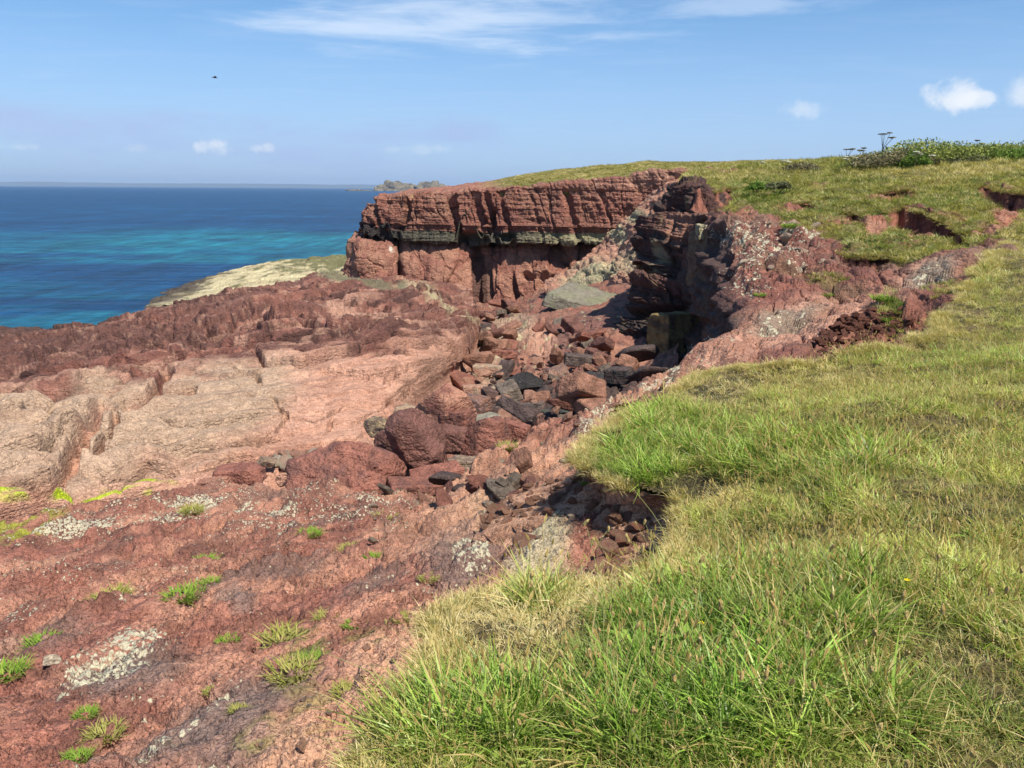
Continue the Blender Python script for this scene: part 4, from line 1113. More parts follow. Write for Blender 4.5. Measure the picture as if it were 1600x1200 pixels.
def densify(pts, step, amp=0.0, seed=0.0):
    pts = np.array(pts); out = []
    for a, b in zip(pts[:-1], pts[1:]):
        k = max(2, int(np.linalg.norm(b - a) / step))
        for i in range(k): out.append(a + (b - a) * i / k)
    out.append(pts[-1]); A = np.array(out)
    if amp:
        d = np.gradient(A, axis=0); nn = np.stack([-d[:, 1], d[:, 0]], 1); nn /= np.linalg.norm(nn, axis=1)[:, None] + 1e-9
        sc = np.clip(A[:, 1] / 6, .65, 2.0)
        A[:, :2] += nn * (amp * sc * fbm(A[:, 0] * 2.2 / sc, A[:, 1] * 2.2 / sc, seed, 4))[:, None]
    return A


EP = densify(EDGE_W, 0.05, 0.22, 5.0)
POLY = np.concatenate([EP[:, :2], [[40, 27.5], [40, -4], [-2.6, -4], [-1.7, .6]]])


def inside(x, y, poly):
    c = np.zeros(x.shape, bool)
    j = len(poly) - 1
    for i in range(len(poly)):
        xi, yi = poly[i]; xj, yj = poly[j]
        if yi != yj:
            c ^= ((yi > y) != (yj > y)) & (x < (xj - xi) * (y - yi) / (yj - yi) + xi)
        j = i
    return c


POLY_LO = np.concatenate([densify(EDGE_W, 0.16, 0.22, 5.0)[:, :2], [[40, 27.5], [40, -4], [-2.6, -4], [-1.7, .6]]])


def build_turf():
    yy = np.concatenate([np.linspace(-3.5, 1.2, 30), np.geomspace(1.25, 28, 330)])
    uu = np.linspace(-1, 1, 360)
    X = np.sinh(uu * 1.2)[None, :] / np.sinh(1.2) * (2.6 + 1.05 * np.maximum(yy, 0))[:, None] + 0 * yy[:, None]
    Y = yy[:, None] + 0 * X
    ins = inside(X, Y, POLY_LO)
    Z = turf_z(X, Y)
    G = np.stack([X, Y, Z], -1)
    Q = grid_faces(*X.shape)
    keep = ins.ravel()[Q].any(1)
    V = G.reshape(-1, 3)
    used = np.unique(Q[keep]); mp = -np.ones(len(V), int); mp[used] = np.arange(len(used))
    V2 = V[used]; Q2 = mp[Q[keep]]
    me = mesh_np('turf', V2, Q2)
    n = fbm(V2[:, 0] * 1.2, V2[:, 1] * 1.2, 3, 4)
    C = lerp(C3(.060, .055, .022), C3(.13, .095, .045), sstep(-.2, .3, n))
    attr_col(me, 'Col', C); attr_f(me, 'lich', np.zeros(len(V2)))
    o = add_obj('turf', me, M_TURF); o['kind'] = 'structure'
    return G


G_TURF = build_turf()


def bank(name, pts, h, col, rows=26, lip=.05, under=.10, foot=.35, rough=.10, side=1.0, step=.05, crumb=1.0, mat=None, kind='structure', amp=.22, seed=5.0, ztop=-.02):
    """a broken earth face hanging below a turf edge: lofted along the edge polyline"""
    A = densify(pts, step, amp, seed)
    d = np.gradient(A[:, :2], axis=0)
    k = 7; ker = np.ones(k) / k
    d = np.stack([np.convolve(np.pad(d[:, i], k // 2, mode='edge'), ker, 'valid') for i in (0, 1)], 1)
    nn = np.stack([-d[:, 1], d[:, 0]], 1) * side; nn /= np.linalg.norm(nn, axis=1)[:, None] + 1e-9
    H = np.interp(np.linspace(0, 1, len(A)), np.linspace(0, 1, len(h)), h)
    G = np.zeros((rows, len(A), 3))
    for i in range(rows):
        t = i / (rows - 1)
        off = lip - (lip + under) * sstep(0, .22, t) + (foot * H + under) * sstep(.25, 1, t) ** 1.3
        G[i, :, :2] = A[:, :2] + nn * np.atleast_1d(off)[:, None] if np.ndim(off) else A[:, :2] + nn * off
        G[i, :, 2] = A[:, 2] + ztop - H * t
    x, y, z = G[..., 0], G[..., 1], G[..., 2]
    sc = np.clip(np.median(y) / 8, .4, 4.0)
    n = fbm(x * 1.6 / sc, y * 1.6 / sc, z * 1.6 / sc, 5, .55); cr, idv, _, _ = voro((x + y) * 5 / sc, (z * 5 + y * 1.2) / sc, seed=66)
    cr2, id2, _, _ = voro((x + y) * 13 / sc, (z * 12 + y * 2) / sc, seed=36)
    amp_ = rough * sc ** .5 * (2.0 * n + crumb * (.9 * (idv - .5) + .45 * (id2 - .5) - .35 * (1 - sstep(0, .15, cr)))) * sstep(0, .08, np.linspace(0, 1, rows))[:, None]
    G[..., :2] += nn[None] * amp_[..., None]
    q = fbm(x * 2, y * 2, z * 3, 4)
    C = lerp(col, col * C3(.62, .55, .52), sstep(-.15, .3, q + .4 * (idv - .5)))
    C = lerp(C, col * 1.25, .5 * sstep(.1, .35, n))
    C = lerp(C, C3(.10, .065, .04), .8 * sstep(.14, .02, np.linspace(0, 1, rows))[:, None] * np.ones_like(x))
    o = sheet(name, G, C, None, mat or M_SOIL, kind)
    return o, G


k_ = [np.array(p) for p in EDGE_W]
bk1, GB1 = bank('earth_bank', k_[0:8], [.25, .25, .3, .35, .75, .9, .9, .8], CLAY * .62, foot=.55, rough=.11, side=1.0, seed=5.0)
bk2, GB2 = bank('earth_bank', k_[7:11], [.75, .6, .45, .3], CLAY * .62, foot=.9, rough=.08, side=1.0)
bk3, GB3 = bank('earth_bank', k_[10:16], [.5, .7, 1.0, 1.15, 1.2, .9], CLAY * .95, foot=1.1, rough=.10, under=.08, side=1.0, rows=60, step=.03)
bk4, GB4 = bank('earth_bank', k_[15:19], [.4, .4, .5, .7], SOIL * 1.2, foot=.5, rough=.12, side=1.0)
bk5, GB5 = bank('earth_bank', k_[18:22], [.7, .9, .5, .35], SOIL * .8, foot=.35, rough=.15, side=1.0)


def hill_pt(px, py):
    """point of the hillside seen at a pixel"""
    HX, HY = HILL_PIX
    i = np.argmin((HX - px) ** 2 + (HY - py) ** 2)
    return HILL_V[i]


HILL_V = G_HILL[:, 120:].reshape(-1, 3)
HILL_PIX = pix(HILL_V)
HILL_V0 = G_HILL0[:, 120:].reshape(-1, 3); HILL_PIX0 = pix(HILL_V0)


def hill_base(px, py):
    return HILL_V0[np.argmin((HILL_PIX0[0] - px) ** 2 + (HILL_PIX0[1] - py) ** 2)]

FR = []


def build_scars():
    for pts, hs, col in SCARS:
        W = [hill_base(*p) + C3(0, -.05, .02) for p in pts]
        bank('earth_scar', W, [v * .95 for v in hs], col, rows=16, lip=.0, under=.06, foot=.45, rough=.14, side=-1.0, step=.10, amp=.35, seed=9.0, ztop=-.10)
        FR.append(densify(W, .06, .35, 9.0))


build_scars()


# ================================================================== rocks as things
_ico = {}


def ico(sub):
    if sub in _ico: return _ico[sub]
    import bmesh
    bm = bmesh.new(); bmesh.ops.create_icosphere(bm, subdivisions=sub, radius=1.0)
    V = np.array([v.co[:] for v in bm.verts]); Fc = np.array([[v.index for v in f.verts] for f in bm.faces]); bm.free()
    _ico[sub] = (V, Fc); return _ico[sub]


def rock_mesh(name, size, seed, col, col2=None, sub=5, planes=11, rough=.05, strata=0.0, sharp=.72, lich=0.0, dip=(0.0, 0.0), boxy=False):
    r = np.random.default_rng(seed)
    V, Fc = ico(sub); V = V.copy()
    # cut by planes: support distance along each direction
    D = r.normal(size=(planes, 3)); D /= np.linalg.norm(D, axis=1)[:, None]
    h = r.uniform(.58, .92, planes)
    if boxy:
        D = np.concatenate([D[:4], [[1, .1, .05], [-1, .05, 0], [.05, 1, 0], [0, -1, .1], [0, .1, 1], [0, 0, -1]]]); h = np.concatenate([h[:4] + .25, [.7, .7, .7, .7, .62, .7]])
        D /= np.linalg.norm(D, axis=1)[:, None]
    dots = V @ D.T
    rad = np.min(np.where(dots > 0.05, h[None] / np.maximum(dots, .05), 9), axis=1)
    rad = np.minimum(rad, 1.25)
    V = V * rad[:, None]
    sz = np.array(size, float)
    W = V * sz
    k = 1.0 / max(sz)
    o = seed * 3.7
    W2 = W * k
    nv = V / (np.linalg.norm(V, axis=1)[:, None] + 1e-9)
    n = fbm(W2[:, 0] * 2 + o, W2[:, 1] * 2, W2[:, 2] * 2, 5, .55)
    fine = fbm(W2[:, 0] * 7 + o, W2[:, 1] * 7, W2[:, 2] * 7, 3)
    crk, idk, _, _ = voro(W2[:, 0] * 2.2 + W2[:, 2] + .5 * n + o, W2[:, 1] * 2.2 + W2[:, 2] * 1.6 + .5 * n, seed=6)
    fine2 = fbm(W2[:, 0] * 15 + o, W2[:, 1] * 15, W2[:, 2] * 15, 3)
    d = rough * 1.1 * n + rough * .45 * fine + rough * .3 * fine2 - rough * .5 * (1 - sstep(0, .06, crk))
    for sc_, am in ((3.0, .5), (6.5, .28)):
        d = d + rough * am * (plates(W2[:, 0] * sc_ + o, W2[:, 2] * sc_ + n, .5, 2.2, 93) * np.abs(nv[:, 1]) + plates(W2[:, 1] * sc_ + o, W2[:, 2] * sc_ + n, .5, 2.2, 94) * np.abs(nv[:, 0]) + plates(W2[:, 0] * sc_, W2[:, 1] * sc_ + o, .5, 2.2, 95) * np.abs(nv[:, 2]))
    if strata:
        zz = W2[:, 2] + dip[0] * W2[:, 0] + dip[1] * W2[:, 1] + .10 * n
        bedn = fbm(zz * 0 + o, zz * 0 + 1.0, zz * 7, 3)
        d = d + strata * bedn * (1 - np.abs(nv[:, 2]) * .6) * 1.6
    W = W + nv * (d * max(sz) * .9)[:, None]
    q = fbm(W2[:, 0] * 2.2 + o, W2[:, 1] * 2.2, W2[:, 2] * 2.2 + 5, 5)
    c2 = col * .6 if col2 is None else col2
    C = lerp(col, c2, sstep(-.12, .28, q + .25 * fine))
    C = C * (1 + .25 * fine)[:, None]
    me = mesh_np(name, W, Fc)
    attr_col(me, 'Col', C)
    attr_f(me, 'lich', np.clip(lich * (nv[:, 2] > .2) * (.8 + q), 0, 1))
    return me


def boulder(name, px, py, Y, wpx, hpx, seed, col, label, cat='boulder', col2=None, depth=.9, rot=0.0, tilt=(0, 0), mat=None, group=None, **kw):
    c = P(px, py, Y)
    sx = wpx * .5 * Y / F * 1.12; sz = hpx * .5 * Y / F * 1.25; sy = .5 * (sx + sz) * depth
    me = rock_mesh(name, (sx, sy, sz), seed, col, col2, **kw)
    o = add_obj(name, me, mat or M_MID)
    o.location = c; o.rotation_euler = (tilt[0], tilt[1], rot)
    return tag(o, label, cat, group)


R = math.radians
JUMBLE = [  # px, py, Y, w, h, seed, colour, second, boxy, strata, label, category, name
    (560, 738, 17.4, 166, 104, 131, RED * .95, MAROON * 1.4, 0, .07, 'broad maroon boulder with curved swirling bedding, leftmost of the jumble', 'boulder', 'boulder'),
    (655, 700, 18.8, 96, 92, 12, MAROON * 1.5, MAROON * 1.0, 0, .04, 'dark maroon boulder with rounded shoulder behind the swirled boulder', 'boulder', 'boulder'),
    (694, 652, 21.0, 110, 84, 15, PINK * .9, DEEPRED * 1.1, 0, .04, 'big peaked pink boulder standing highest in the jumble', 'boulder', 'boulder'),
    (764, 690, 19.2, 78, 82, 44, RED * .85, MAROON * 1.2, 0, .03, 'tall reddish brown boulder right of the peaked pink one', 'boulder', 'boulder'),
    (716, 660, 20.2, 56, 50, 32, RED * .8, MAROON * 1.2, 1, 0, 'reddish wedge against the right flank of the peaked pink boulder', 'boulder', 'boulder'),
    (712, 686, 19.4, 60, 46, 33, MAROON * 1.5, MAROON, 1, .05, 'dark ledgy block under the reddish wedge', 'boulder', 'boulder'),
    (645, 768, 16.6, 102, 46, 21, RED * .85, MAROON * 1.3, 1, 0, 'angular dark red block with flat sloping top in front of jumble', 'boulder', 'boulder'),
    (682, 744, 17.4, 108, 30, 23, RED * .95, DEEPRED * 1.1, 1, .02, 'long flat red slab lying on the angular block', 'rock', 'rock_slab'),
    (728, 730, 18.1, 64, 38, 24, C3(.26, .20, .15), C3(.18, .13, .11), 1, 0, 'grey brown flat-topped block below the tall reddish boulder', 'boulder', 'boulder'),
    (640, 655, 23, 70, 46, 25, C3(.36, .26, .18), C3(.26, .17, .13), 0, 0, 'tan angular boulder leaning against the pink platform edge', 'boulder', 'boulder'),
    (592, 668, 24, 42, 30, 26, C3(.29, .22, .14), DARK * 2, 0, 0, 'small squat tan boulder on the platform edge, topmost left of jumble', 'boulder', 'boulder'),
    (745, 662, 22.5, 92, 26, 27, GREY * 1.2, GREY * .7, 1, 0, 'long pale grey boulder lying across behind the reddish one', 'boulder', 'boulder'),
    (740, 636, 27, 62, 44, 29, C3(.17, .11, .10), PINK * .6, 1, 0, 'dark boulder with a pinkish face behind the long grey one', 'boulder', 'boulder'),
    (815, 642, 28, 104, 34, 30, C3(.16, .11, .10), C3(.09, .075, .07), 1, .02, 'wide dark brown slab between two black boulders in the gully', 'rock', 'rock_slab'),
    (866, 652, 26.5, 66, 26, 41, C3(.07, .08, .065), BLACK * 1.8, 1, 0, 'low black boulder with green sheen in the gully', 'boulder', 'boulder'),
    (818, 602, 34.5, 66, 38, 42, BLACK * 1.6, BLACK, 0, .05, 'black ribbed boulder standing alone in the gully floor', 'boulder', 'boulder'),
    (925, 606, 32, 88, 44, 43, BLACK * 2.1, DARK * 1.4, 0, .03, 'large black boulder against the foot of the near rock ledge', 'boulder', 'boulder'),
    (905, 562, 39, 60, 20, 45, C3(.13, .10, .09), DARK * 1.5, 1, 0, 'low charcoal rock above the large black boulder', 'boulder', 'boulder'),
    (868, 588, 37, 44, 32, 46, C3(.28, .17, .13), C3(.18, .12, .11), 0, 0, 'brown upright boulder between the black ones', 'boulder', 'boulder'),
    (968, 585, 31, 50, 26, 34, DARK * 2.0, BLACK * 2, 1, 0, 'dark block half in the shadow of the buttress', 'boulder', 'boulder'),
    (890, 626, 29, 50, 22, 35, C3(.20, .13, .11), C3(.12, .09, .08), 1, 0, 'flat brown block in front of the large black boulder', 'boulder', 'boulder'),
    (790, 712, 17.0, 70, 46, 47, RED * .85, MAROON * 1.3, 0, 0, 'crumbly dark red lump at the right end of the jumble', 'boulder', 'boulder'),
    (808, 672, 20.5, 50, 26, 36, RED * .95, DEEPRED, 1, 0, 'low red block above the crumbly lump', 'boulder', 'boulder'),
    (385, 745, 20.5, 78, 44, 48, RED * 1.0, DEEPRED * 1.1, 0, .05, 'dark pink boulder with layered front beside the algae', 'boulder', 'boulder'),
    (338, 756, 20, 64, 26, 49, PINK * .9, RED, 0, 0, 'low smooth pink boulder left of the layered one', 'boulder', 'boulder'),
    (418, 722, 22, 34, 18, 50, C3(.26, .19, .14), C3(.2, .14, .11), 0, 0, 'small brown cobble on the green weedy patch', 'stone', 'cobble'),
    (445, 748, 20, 30, 18, 51, PALEPINK, PINK, 0, 0, 'small pale pink cobble below the weedy patch', 'stone', 'cobble'),
    (475, 752, 18.6, 60, 26, 37, RED * 1.1, DEEPRED, 1, 0, 'pink ledge block between the pale cobble and the swirled boulder', 'boulder', 'boulder'),
    (612, 690, 20.5, 54, 40, 38, MAROON * 1.4, MAROON, 0, .03, 'small dark boulder above the left shoulder of the swirled boulder', 'boulder', 'boulder'),
]
for (a_, b_, Y_, w_, h_, sd_, c1_, c2_, bx_, st_, lb_, ct_, nm_) in JUMBLE:
    rr_ = np.random.default_rng(sd_)
    boulder(nm_, a_, b_, Y_, w_, h_, sd_, c1_, lb_, ct_, col2=c2_, boxy=bool(bx_), planes=16, rough=.035, strata=st_, dip=(.5, .3), rot=rr_.uniform(-.6, .6), tilt=(rr_.uniform(-.15, .15), rr_.uniform(-.2, .2)), depth=1.0, lich=.25 if c1_[0] < .2 else 0.0)
boulder('rock_block', 762, 585, 39, 58, 40, 52, TAN * .85, 'squared tan block under the headland cleft', 'rock', boxy=True, rough=.03, col2=PINK * .8)
boulder('rock_block', 742, 612, 36, 50, 26, 53, PALEPINK * .8, 'squared pinkish block in front of the tan one', 'rock', boxy=True, rough=.03, col2=TAN * .7, rot=.2)
boulder('rock_block', 783, 614, 35, 44, 24, 54, TAN * .75, 'low tan block with yellow edge beside the black boulder', 'rock', boxy=True, rough=.03, rot=-.2)
boulder('rock_slab', 918, 470, 60, 140, 20, 61, GREY * 1.0, 'long grey green slab tilted across the scree', 'rock', boxy=True, rough=.02, strata=.02, rot=-.5, tilt=(.18, .17), depth=1.3, col2=GREENG * .85)
boulder('boulder', 690, 1158, 2.62, 30, 28, 81, CLAY * 1.05, 'small pink stone lying in the near grass', 'stone', planes=8, rough=.03, sub=4, mat=M_SOIL)
boulder('boulder', 572, 1068, 3.2, 44, 42, 82, CLAY * .95, 'rounded pink clay lump on the bank edge', 'stone', planes=8, rough=.06, sub=5, mat=M_SOIL)
boulder('boulder', 78, 1032, 6.4, 28, 13, 83, C3(.42, .35, .27), 'pale flat stone at the corner of the lichened rock', 'stone', planes=8, rough=.03, sub=4)
boulder('boulder', 395, 935, 8.4, 40, 26, 84, C3(.11, .08, .085), 'dark grey cobble-like knob on the slope', 'rock', planes=7, rough=.05, sub=4)


def build_buttress():
    root = bpy.data.objects.new('rock_buttress', None); COL.objects.link(root)
    root.location = P(1050, 560, 45)
    tag(root, 'dark layered rock buttress standing out of the gully below the grass', 'rock outcrop')
    root.location = (0, 0, 0)

    def part(name, px, py, Y, wpx, hpx, seed, col, col2, rot=0.0, tilt=(0, 0), depth=.9, **kw):
        c = P(px, py, Y)
        sx = wpx * .5 * Y / F * 1.1; sz = hpx * .5 * Y / F * 1.2; sy = .5 * (sx + sz) * depth
        me = rock_mesh(name, (sx, sy, sz), seed, col, col2, sub=6, **kw)
        o = add_obj(name, me, M_MID, root); o.location = c; o.rotation_euler = (tilt[0], tilt[1], rot)
        return o
    dk = DARK * 1.5
    rows = [
        [(1075, 300, 60), (1052, 297, 53), (1076, 290, 50), (1102, 298, 48.5), (1132, 330, 46), (1160, 352, 44), (1180, 360, 48)],
        [(1050, 330, 58), (1024, 328, 52), (1050, 326, 50), (1078, 330, 47.5), (1108, 345, 45), (1160, 366, 43), (1180, 375, 47)],
        [(1035, 360, 57), (1005, 362, 51.5), (1034, 362, 49), (1066, 368, 46.8), (1098, 372, 44.6), (1160, 385, 43), (1180, 395, 47)],
        [(1020, 392, 57), (988, 395, 51), (1020, 398, 48), (1056, 405, 46.4), (1092, 405, 44.5), (1158, 420, 43.3), (1180, 430, 47)],
        [(1030, 425, 56), (1008, 422, 49), (1028, 428, 47.2), (1060, 436, 45.6), (1092, 440, 44.8), (1150, 450, 44), (1175, 460, 47)],
        [(1020, 455, 55), (992, 452, 48), (1020, 460, 46.2), (1060, 468, 45), (1100, 470, 44.6), (1146, 480, 44), (1170, 490, 47)],
        [(1010, 490, 55), (984, 486, 47.6), (1012, 494, 45.8), (1056, 500, 44.6), (1100, 505, 44.4), (1142, 512, 44), (1170, 520, 47)],
        [(1000, 520, 55), (970, 518, 47), (1000, 526, 45.4), (1045, 532, 44.2), (1100, 535, 44.2), (1142, 540, 44), (1170, 550, 47)],
        [(990, 545, 55), (960, 542, 46.6), (990, 552, 44.6), (1040, 562, 43.4), (1100, 568, 43.6), (1142, 570, 43.6), (1170, 580, 47)],
        [(990, 580, 55), (958, 575, 46.4), (990, 588, 44.2), (1040, 600, 43.2), (1100, 600, 43.4), (1142, 600, 43.4), (1170, 600, 47)],
    ]
    rows = [[P(*p) for p in rr] for rr in rows]
    rows = [[p + C3(.6, 2.2, .1) for p in rows[0]]] + rows
    G = net(rows, 420, 330, wr=[.25, 1, 1, 1, 1, 1, 1, 1, .9, .7], wc=[.6, 1, 1, 1, 1, .4])
    x, y, z = G[..., 0], G[..., 1], G[..., 2]; px, py = pix(G)
    N = normals(G, (-.2, -1, 0)); n = fbm(x * .5, y * .5, z * .5, 5); fine = fbm(x * 2.2, y * 2.2, z * 2.8, 5, .6)
    u = x + .4 * y
    cr, idv, _, _ = voro(u * .55 + .5 * n, z * .45 + .4 * n, seed=4); cr2, id2, _, _ = voro(u * 1.5 + .5 * n, z * 1.4 + .3 * n, seed=14)
    zz = z + .12 * x + .25 * n
    up = sstep(8.0, 9.0, z)
    d = .55 * n + .22 * fine + .55 * (idv - .5) - .25 * (1 - sstep(0, .06, cr)) + .22 * (id2 - .5) - .12 * (1 - sstep(0, .1, cr2)) + (1 - .6 * up) * (.9 * beds(zz, .75, 2, .2) + .45 * beds(zz, .24, 7, .25) + .15 * beds(zz, .1, 8, .3))
    d = d + plates(u * .8 + n, z * .7, .15, .4, 91) + plates(u * 2.4 + n, z * 2.2 + n, .07, .16, 92)
    d = d - 1.0 * blobs(px, py, [(1040, 470, 50, 6, 3, .0), (1020, 488, 55, 7, 6, 1), (1010, 428, 14, 8, 0, .6), (1128, 470, 12, 60, 12, 1.0), (1085, 415, 8, 26, 0, .8), (1075, 395, 4, 34, -12, .6), (1052, 380, 4, 30, -14, .5)], .3 * n)
    G = G + N * d[..., None]
    C = lerp(MAROON * .75, DARK * 1.3, sstep(-.2, .25, n + .5 * fine + .4 * (idv - .5)))
    C = lerp(C, MAROON * 1.0, .7 * sstep(.15, .45, beds(zz, .75, 2, .2) + .3 * n))
    C = lerp(C, C3(.20, .15, .08), .6 * sstep(.15, .4, fbm(x * .8, y * .8, z * 2, 4)))
    C = lerp(C, PINK * .72, .85 * blobs(px, py, [(1066, 356, 26, 30, -15, 1), (1094, 332, 20, 14, 0, .8), (1030, 396, 14, 12, 0, .8)], .35 * fine))
    C = lerp(C, CREAM * .6, .8 * blobs(px, py, [(1028, 398, 12, 16, 0, .9), (1022, 425, 12, 5, 0, .7)], .5 * fine))
    o = sheet('crag_face', G, C, .3 * sstep(0, .2, n), M_MID, None, root)
    o['label'] = 'layered dark maroon rock face'
    part('pillar', 1120, 402, 41.6, 84, 108, 105, C3(.17, .125, .082), DARK * 2.2, boxy=True, rough=.07, strata=.03, lich=.0, rot=.25)['label'] = 'blocky dark brown pillar with pale crusted top'
    part('pillar_top', 1122, 362, 41.5, 82, 26, 106, CREAM * .62, C3(.20, .16, .11), boxy=True, rough=.08, lich=.9)
    part('crag', 1052, 518, 42.5, 78, 76, 108, C3(.25, .19, .085), C3(.10, .075, .05), boxy=True, rough=.06, strata=.03, rot=.5)['label'] = 'ochre stained block at the foot'
    part('crag', 1100, 520, 43.5, 60, 60, 109, C3(.10, .08, .05), dk, boxy=True, rough=.08, rot=.2)
    part('crag', 1165, 392, 41, 52, 70, 110, C3(.25, .19, .14), C3(.12, .085, .07), planes=9, rough=.10, lich=.8, rot=.4)['label'] = 'lichened shoulder beside the pillar'


build_buttress()


def build_islets():
    data = [(625, 297, 3600, 60, 15, 71, 'larger domed rocky islet, left of the pair offshore'), (673, 297, 3600, 58, 15, 72, 'long sloping rocky islet, right of the pair offshore'),
            (596, 298, 3500, 20, 8, 73, 'small jagged sea rock left of the domed islet'), (722, 298, 3700, 34, 5, 74, 'low rocky islet partly behind the headland'),
            (558, 298.5, 3450, 34, 2.2, 75, 'lowest flat skerry barely above the water'), (605, 298.5, 3450, 60, 2.6, 77, 'long low reef in front of the domed islet')]
    for px, py, Y, wp, hp, seed, label in data:
        c = P(px, py, Y); s = Y / F
        me = rock_mesh('islet', (wp * .5 * s, wp * .35 * s, hp * s * .85), seed, C3(.24, .21, .15), C3(.10, .09, .075), sub=5, planes=9, rough=.12)
        o = add_obj('rocky_islet', me, M_ISLE); o.location = (c[0], c[1], -1.0)
        tag(o, label, 'islet', 'rocky islets off the headland')


M_ISLE = rock_material('islet_rock', 0.03, 0.8, 0.5, 0.5, 0.25, lich_scale=4)
build_islets()


def build_coast():
    xs = np.linspace(-29000, 9000, 260)
    Yc = 25000.0
    prof = 120 + 55 * fbm(xs * .0002, 0 * xs, 2, 5) + 22 * fbm(xs * .001, 0 * xs, 8, 4)
    prof *= sstep(9000, -6000, xs) * .8 + .12
    rows = []
    for t in np.linspace(0, 1, 8):
        rows.append(np.stack([xs, Yc + 900 * t + 0 * xs, -2 + (prof + 2) * (t ** .45)], 1))
    rows.append(np.stack([xs, Yc + 3000 + 0 * xs, prof * 0 - 5], 1))
    G = np.array(rows)
    C = np.broadcast_to(C3(.035, .05, .04), G.shape).copy()
    sheet('far_hills', G, C, None, M_ISLE)


build_coast()

# ================================================================== small stones and clods
def clod_meshes(n, seed, col, col2, flat=.6):
    out = []
    for i in range(n):
        r = np.random.default_rng(seed + i)
        me = rock_mesh('clod', (1, r.uniform(.6, .95), r.uniform(.35, flat)), seed + i, col * r.uniform(.8, 1.15), col2, sub=2, planes=8, rough=.06)
        me.polygons.foreach_set('use_smooth', np.zeros(len(me.polygons), bool))
        me.materials.append(M_SOIL)
        out.append(me)
    return out


def strew(parent, G, count, size, meshes, name, seed, where=None, lift=.2):
    r = np.random.default_rng(seed)
    V = G.reshape(-1, 3); px, py = pix(V)
    ok = np.ones(len(V), bool) if where is None else where(px, py)
    idx = np.nonzero(ok)[0]
    if not len(idx): return
    for k in range(count):
        p = V[r.choice(idx)]
        o = bpy.data.objects.new(name, meshes[r.integers(len(meshes))]); COL.objects.link(o)
        s = size[0] * (size[1] / size[0]) ** (r.random() ** 1.6)
        o.location = p + C3(0, 0, s * lift) + r.normal(size=3) * s * .4
        o.scale = (s, s, s); o.rotation_euler = (r.uniform(-.7, .7), r.uniform(-.7, .7), r.uniform(0, 6.28))
        o.parent = parent


CL = clod_meshes(8, 300, CLAY * .8, SOIL * 1.3)
CLD = clod_meshes(6, 340, SOIL * .85, MAROON)
CP = clod_meshes(7, 320, PALEPINK * 1.0, PINK * .8)
CW = clod_meshes(5, 330, C3(.52, .46, .36), PALEPINK)
strew(bk3, GB3[22:], 260, (.03, .11), CL, 'clod', 1, lambda a, b: (a < 1020) & (b > 750))
strew(bk2, GB2, 60, (.02, .07), CL, 'clod', 2)
strew(bk1, GB1[8:], 110, (.012, .05), CP, 'clod', 3)
hs = bpy.data.objects['grassy_hillside']
strew(hs, G_HILL, 295, (.06, .17), CLD, 'soil_clod', 4, lambda a, b: ((a - 1350) / 80) ** 2 + ((b - 522 + (a - 1350) * .22) / 30) ** 2 < 1)
sl = bpy.data.objects['rock_slope']
strew(sl, G_SLOPE, 120, (.05, .16), CP, 'stone', 5, lambda a, b: (a > 850) & (a < 1110) & (b < 690) & (b > 560))
strew(sl, G_SLOPE, 90, (.03, .09), CW, 'stone', 6, lambda a, b: (a > 560) & (a < 900) & (b > 690) & (b < 850))
strew(sl, G_SLOPE, 60, (.02, .05), CW, 'stone', 7, lambda a, b: (a < 900) & (b > 850))
strew(hs, G_HILL, 34, (.08, .3), CW, 'stone', 8, lambda a, b: (a > 1140) & (a < 1290) & (b > 350) & (b < 420))
gf = bpy.data.objects['gully_floor']
V_ = [(640, 735), (620, 700), (700, 760), (740, 745), (705, 720)]
r5 = np.random.default_rng(55)
GV = np.array([v.co[:] for v in gf.data.vertices]) if len(gf.data.vertices) < 10 else None


def verts_of(o):
    a = np.zeros(len(o.data.vertices) * 3, np.float32); o.data.vertices.foreach_get('co', a); return a.reshape(-1, 3)


strew(gf, verts_of(gf), 120, (.12, .4), CP, 'cobble', 9, lambda a, b: (a > 600) & (a < 900) & (b > 560) & (b < 760))
strew(gf, verts_of(gf), 70, (.15, .5), clod_meshes(5, 360, C3(.22, .13, .11), C3(.1, .07, .065)), 'cobble', 10, lambda a, b: (a > 700) & (a < 1000) & (b > 560) & (b < 660))
def slab_meshes(n, seed, cols):
    out = []
    for i in range(n):
        r = np.random.default_rng(seed + i); c_ = cols[i % len(cols)]
        me = rock_mesh('slab', (1, r.uniform(.5, .95), r.uniform(.25, .6)), seed + i, c_, c_ * .6, sub=4, planes=10, rough=.03, boxy=i % 2 == 0)
        me.materials.append(M_MID); out.append(me)
    return out


SL = slab_meshes(10, 700, [RED * .9, MAROON * 1.5, DARK * 2.2, PINK * .75, C3(.2, .16, .13)])
SLP = slab_meshes(6, 760, [CLAY, PALEPINK, CLAY * .85])
strew(gf, verts_of(gf), 105, (.28, .95), SL, 'fallen_slab', 21, lambda a, b: (a > 690) & (a < 1010) & (b > 540) & (b < 690))
strew(gf, verts_of(gf), 45, (.5, 1.3), SL, 'fallen_slab', 22, lambda a, b: (a > 745) & (a < 960) & (b > 485) & (b < 560))
strew(sl, G_SLOPE, 34, (.12, .36), SL, 'fallen_slab', 23, lambda a, b: (a > 560) & (a < 840) & (b > 730) & (b < 790))
strew(sl, G_SLOPE, 40, (.015, .05), SLP, 'stone', 24, lambda a, b: (a > 380) & (a < 680) & (b > 960) & (b < 1195))
pf = bpy.data.objects['rock_platform']
strew(pf, verts_of(pf), 70, (.08, .25), CW + CP, 'cobble', 11, lambda a, b: ((a - 465) / 50) ** 2 + ((b - 722) / 16) ** 2 < 1)


